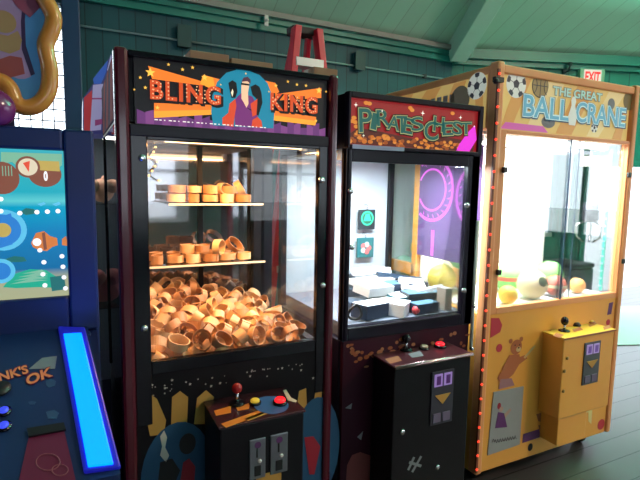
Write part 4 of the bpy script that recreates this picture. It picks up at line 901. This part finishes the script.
ballthing((1.97, 2.46, 1.165), R*.95, 3, 'topmost yellow ball in the rear compartment of the crane')
ballthing((2.36, 2.15, 1.02), R*.95, 5, 'mint ball at the right side of the crane heap')
ballthing((2.25, 2.42, 1.03), R, 1, 'plain cream ball in the rear compartment of the crane')

# ================================================================== FISHING GAME CABINET (left edge)
fx1 = .060
fk = thing('arcade_cabinet', 'navy fishing arcade cabinet with undersea screen and glowing blue light bar', 'arcade machine', (-.42, 1.95, 0))
YS = 1.62
sx1 = at(66, 220, YS).x; sz1 = at(63, 151, YS).z; sz0 = at(71, 295, YS).z; sx0 = -.86
fx0 = -.95
g = G(); g.box(fx0, fx1, YS+.03, 2.3, 0, at(60, 129, YS).z); g.build('cabinet', NAVY, fk, .006)
zt_ = at(60, 129, YS).z; zb_ = at(80, 330, YS).z
g = G(); g.box(sx1, fx1, YS-.012, YS+.03, zb_, zt_); g.box(fx0, sx0, YS-.012, YS+.03, zb_, zt_); g.box(sx0, sx1, YS-.012, YS+.03, sz1, zt_); g.box(sx0, sx1, YS-.012, YS+.03, zb_, sz0); g.build('bezel', NAVY, fk, .008)
def water_mat():
    mt = bpy.data.materials.new('sea_screen'); mt.use_nodes = True; nt = mt.node_tree; b = nt.nodes['Principled BSDF']
    tc = nt.nodes.new('ShaderNodeTexCoord'); sp = nt.nodes.new('ShaderNodeSeparateXYZ'); nt.links.new(tc.outputs['Generated'], sp.inputs[0])
    cr = nt.nodes.new('ShaderNodeValToRGB'); nt.links.new(sp.outputs[2], cr.inputs[0]); e = cr.color_ramp.elements
    e[0].position = 0; e[0].color = (.42, .44, .26, 1); e[1].position = 1; e[1].color = (.05, .45, .55, 1)
    for p, c in ((.13, (.40, .42, .27, 1)), (.2, (.01, .16, .38, 1)), (.45, (.01, .22, .50, 1)), (.62, (.0, .36, .58, 1)), (.66, (.12, .62, .66, 1)), (.72, (.02, .42, .54, 1)), (.88, (.04, .45, .5, 1))):
        x = e.new(p); x.color = c
    b.inputs['Base Color'].default_value = (.01, .02, .03, 1); nt.links.new(cr.outputs[0], b.inputs['Emission Color']); b.inputs['Emission Strength'].default_value = 1.0; b.inputs['Roughness'].default_value = .15
    return mt
scn = B('screen', water_mat(), fk, sx0, sx1, YS-.0, YS+.02, sz0, sz1)
Y = YS
def SX(*p): return px(p, Y)
SBRN = lit('screen_brown', (.24, .08, .05), .9); SGLD = lit('screen_gold', (.55, .40, .10), .9); SCR = lit('screen_cream', (.72, .62, .45), 1); SRED = lit('screen_red', (.75, .08, .04), 1); SW = lit('screen_white', (.95, .95, .95), 1); SORG = lit('screen_orange', (.65, .20, .05), .95); SGRN = lit('screen_green', (.02, .42, .26), .9); SDG = lit('screen_dark_green', (.02, .16, .15), .9); SLG = lit('screen_leaf', (.22, .5, .34), .9); SBL = lit('screen_blue', (.03, .22, .62), .9); SAQ = lit('screen_aqua', (.12, .55, .8), .9)
# shore band behind the gauge
art('shore_print', [SX((1, 152), (62, 154), (62, 165), (55, 172), (40, 166), (22, 170), (12, 162), (1, 164))], SLG, scn, Y, 1)
g = G(); q = at(45, 174, Y); sheet(g, circ(q.x, q.z, .042, 26, .037), Y, 2); g.mi = 1; sheet(g, SX((35, 160.5), (59, 161.5), (60, 171.5), (36, 170)), Y, 3); g.mi = 2; sheet(g, circ(at(28, 167, Y).x, at(28, 167, Y).z, .030), Y, 3.5); g.mi = 3; sheet(g, circ(at(28, 167, Y).x, at(28, 167, Y).z, .024), Y, 4.5); g.mi = 4; sheet(g, SX((23, 163), (30, 161), (29, 172), (25, 166)), Y, 5.5)
g.build('gauge', [SBRN, SGLD, SBRN, SCR, SRED], scn)
a = at(43.5, 171, Y); b_ = at(48, 181, Y); text('digit', '0', (a.x, b_.x, b_.z, a.z), SW, scn, Y, 6, .05)
g = G(); q = at(2, 178, Y); sheet(g, circ(q.x, q.z, .042, 22, .045), Y, 2); g.mi = 1
for i in range(4): q = at(2+3*i, 166, Y); w = at(3.4+3*i, 176, Y); sheet(g, [(q.x, w.z), (w.x, w.z), (w.x, q.z), (q.x, q.z)], Y, 3)
g.build('reel_print', [SBRN, SLG], scn)
g = G(); sheet(g, SX((20, 212), (26, 208), (34, 209), (38, 213), (33, 214), (26, 215)), Y, 2); sheet(g, SX((5, 259), (14, 256), (24, 257), (27, 261), (20, 262), (10, 262)), Y, 2); g.build('dark_fish_print', SDG, scn)
g = G(); sheet(g, SX((37, 204), (44, 202), (46, 204), (41, 206)), Y, 2); sheet(g, SX((52, 204), (59, 202), (61, 204), (56, 206)), Y, 2); g.build('pale_fish_print', SAQ, scn)
g = G(); sheet(g, SX((31, 243), (36, 233), (44, 231), (50, 236), (57, 238), (58, 245), (52, 247), (47, 251), (39, 250), (33, 247)), Y, 2); sheet(g, SX((62, 239), (66, 236), (68, 246), (62, 245)), Y, 2); g.mi = 1; sheet(g, circ(at(37, 242, Y).x, at(37, 242, Y).z, .011), Y, 3); g.mi = 2; sheet(g, SX((42, 233), (45, 232), (47, 249), (44, 250)), Y, 3)
g.build('orange_fish_print', [SORG, SW, SBRN], scn)
g = G(); sheet(g, SX((3, 287), (14, 274), (30, 269), (46, 270), (57, 277), (62, 288), (40, 287), (16, 288)), Y, 2); g.mi = 1
for k in range(4): sheet(g, SX((10+k*4, 284-k*3.5), (30+k*4, 279-k*3.2), (48, 280-k*2), (30+k*3, 282-k*3)), Y, 3)
g.mi = 2; sheet(g, SX((50, 277), (64, 275), (66, 289), (52, 291)), Y, 3.5); g.build('seabed_print', [SGRN, SLG, SDG], scn)
g = G(); 
for u, v in ((20, 213), (37, 212), (47.5, 211.5), (58, 211), (1, 211), (1, 199), (40, 250), (62, 256), (63, 266.5), (44, 262), (43, 274), (64, 277), (65.5, 288), (45, 285)): q = at(u, v, Y); sheet(g, circ(q.x, q.z, .0065, 12), Y, 6)
g.build('bubble_print', SW, scn)
g = G(); 
for (u, v, r, mi, L) in ((3, 230, .058, 0, 3), (3, 230, .044, 1, 4), (3, 230, .02, 2, 5), (1, 271, .035, 0, 3), (1, 271, .024, 1, 4)): q = at(u, v, Y); g.mi = mi; sheet(g, circ(q.x, q.z, r), Y, L)
sheet(g, SX((0, 217), (11, 213), (12, 217), (0, 221)), Y, 5.5); sheet(g, SX((0, 244), (12, 240), (13, 244), (0, 248)), Y, 5.5); g.build('dial_print', [SAQ, SBL, SGLD], scn)
# dark brow below the screen
B('brow', NAVYD, fk, fx0, fx1-.02, YS-.04, YS+.03, zb_-.10, zb_, .02)
# sloping control deck
y0d, z0d, y1d, z1d = 1.56, at(72, 334, 1.56).z, 1.10, at(100, 469, 1.10).z
def DK(y): return z0d+(z1d-z0d)*(y-y0d)/(y1d-y0d)
def atdeck(u, v, h=0):
    d = ray(u, v); # plane z = a + b*y
    b_ = (z1d-z0d)/(y1d-y0d); a = z0d-b_*y0d+h; t_ = (a-EYE)/(d.z-b_*d.y); return EYEV+d*t_
dn = Vector((0, -(z1d-z0d)/(y1d-y0d), 1)).normalized()
xr0 = atdeck(84, 334).x+.006; xr1 = atdeck(118, 467).x+.004
g = G(); g.prism([(fx0, y0d+.10, DK(y0d+.10)-.03), (xr0, y0d+.10, DK(y0d+.10)-.03), (xr1, y1d-.01, DK(y1d-.01)-.03), (fx0, y1d-.01, DK(y1d-.01)-.03)], (0, 0, .018)); deck = g.build('control_deck', mat('deck_navy', (.008, .022, .10), .4, vary=.3, scale=5), fk)
g = G(); g.prism([(fx0, y0d+.1, DK(y0d+.1)-.031), (fx0, y1d-.01, DK(y1d-.01)-.031), (fx0, y1d+.05, .75), (fx0, y0d+.1, .75)], (xr1-fx0-.02, 0, 0)); g.build('deck_body', NAVYD, fk)
g = G(); g.box(fx0+.1, xr1-.05, y1d+.12, YS+.02, 0, .75); g.build('pedestal', NAVYD, fk)
def deckprism(ptsl, h, th): 
    g = G()
    for p in ptsl: g.prism([atdeck(u, v, h) for u, v in p], dn*th)
    return g
# light bar: housing and glowing lens
lb = deckprism([((58, 329), (85, 330), (121, 470), (84, 475))], -.014, .012).build('light_bar', mat('bar_housing', (.02, .02, .3), .35, emit=.35, ecol=(.01, .01, .6)), fk, .004)  # housing emission paints the blue halo around the lens
ns = 14; L0, L1, R0, R1 = (63.5, 335), (88, 468), (81.5, 334), (113.5, 465)
deckprism([(L0, R0, R1, L1)], -.001, .006).build('lens', lit('bar_blue', (.0, .105, 1.0), 4.5), lb, .002)
# deck lettering in perspective on the slope
def deckletters(s, a, b_, hpx, mt, name, h, bold):
    """letters along the line a-b on the deck (pixels), cap height vector from hpx"""
    A = atdeck(*a, h); Bp = atdeck(*b_, h); Cc = atdeck(a[0]+hpx[0], a[1]+hpx[1], h); g = G(); text_bm(g, s, (0, 1, 0, 1), 0, 0, bold)
    for v in g.bm.verts: v.co = A+(Bp-A)*v.co.x+(Cc-A)*v.co.z+dn*(-v.co.y)
    bmesh.ops.recalc_face_normals(g.bm, faces=list(g.bm.faces)); return g.build(name, mt, deck)
for s, a, b_, hp in (("NK'S", (0, 382), (29, 373), (-2, -9)), ('OK', (27, 386), (53, 376), (-1.5, -10))):
    deckletters(s, (a[0]-1, a[1]+1), (b_[0]+1, b_[1]+1), (hp[0], hp[1]-2), mat('deck_letter_shadow', (.14, .01, .05), .4), 'shadow_print', -.0105, .06)
    deckletters(s, a, b_, hp, mat('deck_letter_orange', (.75, .20, .07), .4, emit=.08, ecol=(1, .3, .1)), 'lettering', -.009, .03)
deckprism([((29, 369), (42, 358), (57, 356), (55, 369))], -.0115, .0006).build('fin_print', PGD, deck)
g = deckprism([((46, 381), (51, 379), (56, 381), (55, 386), (49, 388), (46, 385)), ((28, 402), (32, 401), (36, 402), (34, 405), (30, 405)), ((46, 412), (54, 410), (59, 413), (56, 419), (48, 419))], -.0115, .0006); g.build('bubble_print', mat('print_dim_blue', (.03, .07, .16), .5), deck)
BLL = lit('button_blue', (.05, .08, .9), .9)
for u, v in ((4, 412), (4, 427)):
    c = atdeck(u, v, -.012); g = G(); g.tube([c, c+dn*.005], .016, 18); o = g.build('button', BLACKG, deck); g = G(); g.tube([c+dn*.005, c+dn*.009], .010, 18); g.build('cap', BLL, o)
c = atdeck(0, 390, -.012); g = G(); g.tube([c, c+dn*.008], .024, 20); g.build('reel_base', PBK, deck)
# red kneeling panel on the cabinet front under the deck
p = [at(u, v, 1.30) for u, v in ((29, 438), (63, 431), (66, 484), (14, 484))]
g = deckprism([((29, 437), (64, 430), (76, 482), (18, 485))], -.0115, .001); rp = g.build('red_panel', mat('deck_red', (.16, .012, .05), .35, vary=.2), deck)
deckprism([((27, 430), (64, 424), (66, 431), (29, 438))], -.0105, .006).build('dark_bar', PBK, deck)
g = G()
for u, v, r in ((48, 462, 12), (60, 470, 8)):
    P8 = [atdeck(u+r*math.cos(i*PI/10), v+r*.7*math.sin(i*PI/10), -.0095) for i in range(20)]; g.tube(P8, .0012, 6, True)
g.build('swirl_print', mat('print_dull_rose', (.30, .08, .1), .5), rp)
# topper: tubular orange frame round a picture board
YT = 1.66
out = [(-60, -30), (20, -34), (36, -20), (42, -5), (50, 8), (54.5, 18), (52, 30), (45.5, 42), (46, 52), (50, 68), (50, 86), (45, 99), (35, 107), (22, 108), (14, 101), (11, 90), (5, 83), (-4, 80), (-60, 80)]
def smooth(pts, it=2):
    for _ in range(it):
        q = [pts[0]]
        for a, b_ in zip(pts, pts[1:]): q += [(a[0]*.75+b_[0]*.25, a[1]*.75+b_[1]*.25), (a[0]*.25+b_[0]*.75, a[1]*.25+b_[1]*.75)]
        pts = q+[pts[-1]]
    return pts
so = smooth(out)
board = [at(u, v, YT) for u, v in so]
bd = G().prism([Vector((p.x, YT+.01, p.z)) for p in board], (0, .02, 0)).build('topper_board', mat('topper_blue', (.04, .16, .34), .4, emit=.12, ecol=(.08, .3, .6)), fk)
g = G(); g.tube([Vector((p.x, YT, p.z)) for p in board], .023, 12, True); g.build('topper_frame', mat('topper_orange', (.72, .27, .045), .3, coat=.5, vary=.1), fk)
Y = YT+.01
inn = [(-60, -20), (14, -24), (26, -10), (24, 10), (22, 28), (25, 48), (32, 70), (33, 76), (22, 80), (10, 76), (-60, 70)]
art('picture_print', [px(smooth(inn, 1), Y)], mat('topper_lilac', (.30, .20, .36), .4, emit=.06, ecol=(.5, .35, .6)), bd, Y, 1)
g = G(); s1_ = px([(23, 0), (27, -2), (25, 20), (26, 46), (35, 74), (31, 76), (22, 50), (21, 22)], Y); sheet(g, s1_, Y, 2); g.build('vine_print', mat('topper_plum', (.04, .015, .08), .4), bd)
g = G(); sheet(g, px([(-2, 34), (8, 36), (18, 31), (22, 40), (20, 50), (10, 54), (-2, 50)], Y), Y, 3); sheet(g, circ(at(4, 22, Y).x, at(4, 22, Y).z, .030), Y, 3.2); g.mi = 1; sheet(g, px([(-2, 60), (10, 56), (22, 58), (25, 74), (10, 78), (-2, 72)], Y), Y, 3.4); g.mi = 2; sheet(g, px([(6, -8), (38, -6), (40, 8), (30, 18), (18, 8)], Y), Y, 3.6)
g.build('shell_print', [mat('topper_mustard', (.42, .27, .12), .5), mat('topper_rust', (.34, .07, .07), .5), mat('topper_wine', (.30, .06, .12), .5)], bd)
q = at(0, 105, YT-.02); g = G(); g.ball((q.x-.012, YT-.03, q.z-.01), .052, 20); g.build('topper_knob', mat('topper_magenta', (.20, .02, .14), .25, coat=.5), fk)
g = G(); zt2 = board[-6].z
for x in (-.16, -.6): B('topper_post', NAVYD, fk, x-.015, x+.015, YT+.031, YT+.05, zt_-.02, 1.86)

# ================================================================== glass case in the gap behind
gk = thing('display_case', 'narrow glass case with red and blue sloped top in the gap behind the cabinets', 'display case', (.0, 2.85, 0))
y0g, y1g, xg0, xg1 = 2.62, 3.1, -.30, .21
B('case_base', mat('case_base', (.03, .03, .06), .4), gk, xg0, xg1, y0g, y1g, 0, .55)
g = G(); 
for x in (xg0, xg1-.03):
    for y in (y0g, y1g-.03): g.box(x, x+.03, y, y+.03, .55, 1.80)
g.build('case_frame', mat('case_frame', (.06, .07, .10), .35), gk)
B('front_glass', GLASS, gk, xg0+.03, xg1-.03, y0g+.01, y0g+.015, .55, 1.80)
B('case_back', mat('case_back', (.07, .09, .12), .6), gk, xg0, xg1, y1g-.01, y1g, .55, 1.80)
pq = [at(83, 134, y0g), at(114, 134, y0g), at(114, 50, y0g), at(97, 78, y0g), at(83, 98, y0g)]
hd = G().prism([(p.x, y0g, p.z) for p in pq], (0, .3, 0)).build('sloped_head', lit('head_indigo', (.05, .05, .18), .5), gk)
Y = y0g
art('red_print', [px(((84, 98), (92, 90), (92, 133), (84, 133)), Y), px(((101, 90), (114, 66), (114, 118), (104, 112)), Y)], lit('head_red', (.42, .04, .05), .6), hd, Y, 1)
art('blue_print', [px(((93, 79), (108, 60), (106, 72), (101, 84), (94, 84)), Y)], lit('head_blue', (.03, .09, .40), .7), hd, Y, 2)
art('pale_print', [px(((93, 85), (103, 84), (101, 130), (90, 131)), Y), px(((103, 112), (114, 116), (114, 133), (103, 132)), Y), px(((107, 70), (111, 54), (112, 62), (109, 74)), Y)], lit('head_lilac', (.30, .28, .48), .7), hd, Y, 3)  # last shape paints the bright highlight along the slanted edge
art('grid_print', [px(((92, 98), (113, 98), (113, 99.5), (92, 99.5)), Y), px(((95, 120), (110, 118), (110, 122), (95, 126)), Y)], lit('head_plum', (.25, .05, .16), .6), hd, Y, 4)
z_ = at(100, 203, 2.7).z
B('shelf', SHG, gk, xg0+.03, xg1-.03, y0g+.02, y1g-.01, z_-.006, z_)
B('shelf', SHG, gk, xg0+.03, xg1-.03, y0g+.02, y1g-.01, .91, .916)
g = G(); q = at(103, 190, 2.75); g.ball((q.x, 2.75, z_+.062), .062, 16, 1.0, .8, 1); g.ball((q.x-.05, 2.72, z_+.085), .036, 12); g.ball((q.x+.02, 2.75, z_+.115), .03, 12)
tag(g.build('plush_toy', mat('plush_brown', (.50, .27, .19), .9, vary=.25, scale=30, bump=.6)), 'brown lumpy plush toy on a glass shelf in the gap behind the cabinets', 'toy')
g = G(); q = at(104, 310, 2.75); g.ball((q.x, 2.78, .916+.075), .075, 16, 1, .8, 1); g.ball((q.x-.03, 2.74, .916+.14), .045, 12)
tag(g.build('plush_toy', mat('plush_rose', (.34, .10, .12), .9, vary=.25, scale=30, bump=.6)), 'dusky rose plush toy low in the case, beside the light bar', 'toy')

# ================================================================== bin seen through the crane glass
tb = thing('litter_bin', 'dark square litter bin beyond the crane, seen through its glass', 'bin', (4.75, 3.55, 0))
p = atz(566, 330, .0)
bxc = at(566, 270, 3.6); bx_, by_ = bxc.x, 3.6
tb.location = (bx_, by_, 0)
B('bin_body', mat('bin_grey', (.08, .085, .10), .6, vary=.15), tb, bx_-.2, bx_+.2, by_-.2, by_+.2, 0, .70, .02); B('bin_lid', mat('bin_lid', (.04, .045, .05), .4), tb, bx_-.21, bx_+.21, by_-.21, by_+.21, .70, .76, .03)

# ================================================================== lights
area('lamp_warm_case', (.56, 1.95, 1.69), (0, 0, 0), .5, .12, 16, (1, .48, .17))
area('lamp_display_case', (-.04, 2.75, 1.77), (0, 0, 0), .3, .2, 2.2, (1, .92, .85))  # added fill light that brightens the dark case interior
mid = atdeck(88, 400, .02); la = area('lamp_light_bar', mid, (0, 0, 0), .05, .42, 1.6, (.03, .12, 1)); la.rotation_euler = dn.to_track_quat('Z', 'Y').to_euler(); la.rotation_euler.x += PI
area('lamp_cool_case', (1.33, 1.95, 1.66), (0, 0, 0), .55, .1, 30, (.78, .92, 1))
area('lamp_crane', (2.32, 2.0, 1.80), (0, 0, 0), .9, .4, 120, (1, 1, .94))
# added green uplight, unseen, put in to brighten and tint the ceiling
area('lamp_hall_green', (6.2, 1.6, 3.5), (PI, 0, 0), 1.5, .6, 560, (.30, 1, .72))
area('lamp_hall_warm', (5.2, -2.2, 4.6), (math.radians(38), 0, math.radians(35)), 1.2, .6, 170, (1, .74, .55))  # added warm light, unseen, to brighten and warm the crane front
w = bpy.data.worlds.new('sky'); sc.world = w; w.use_nodes = True
bg = w.node_tree.nodes['Background']; bg.inputs[0].default_value = (.80, .88, 1, 1); bg.inputs[1].default_value = 4.5
sc.view_settings.view_transform = 'Standard'; sc.view_settings.look = 'None'; sc.view_settings.exposure = 0; sc.view_settings.gamma = 1; sc.view_settings.use_curve_mapping = False
sc.cycles.use_denoising = True; sc.cycles.max_bounces = 10; sc.cycles.transparent_max_bounces = 24; sc.cycles.sample_clamp_indirect = 6
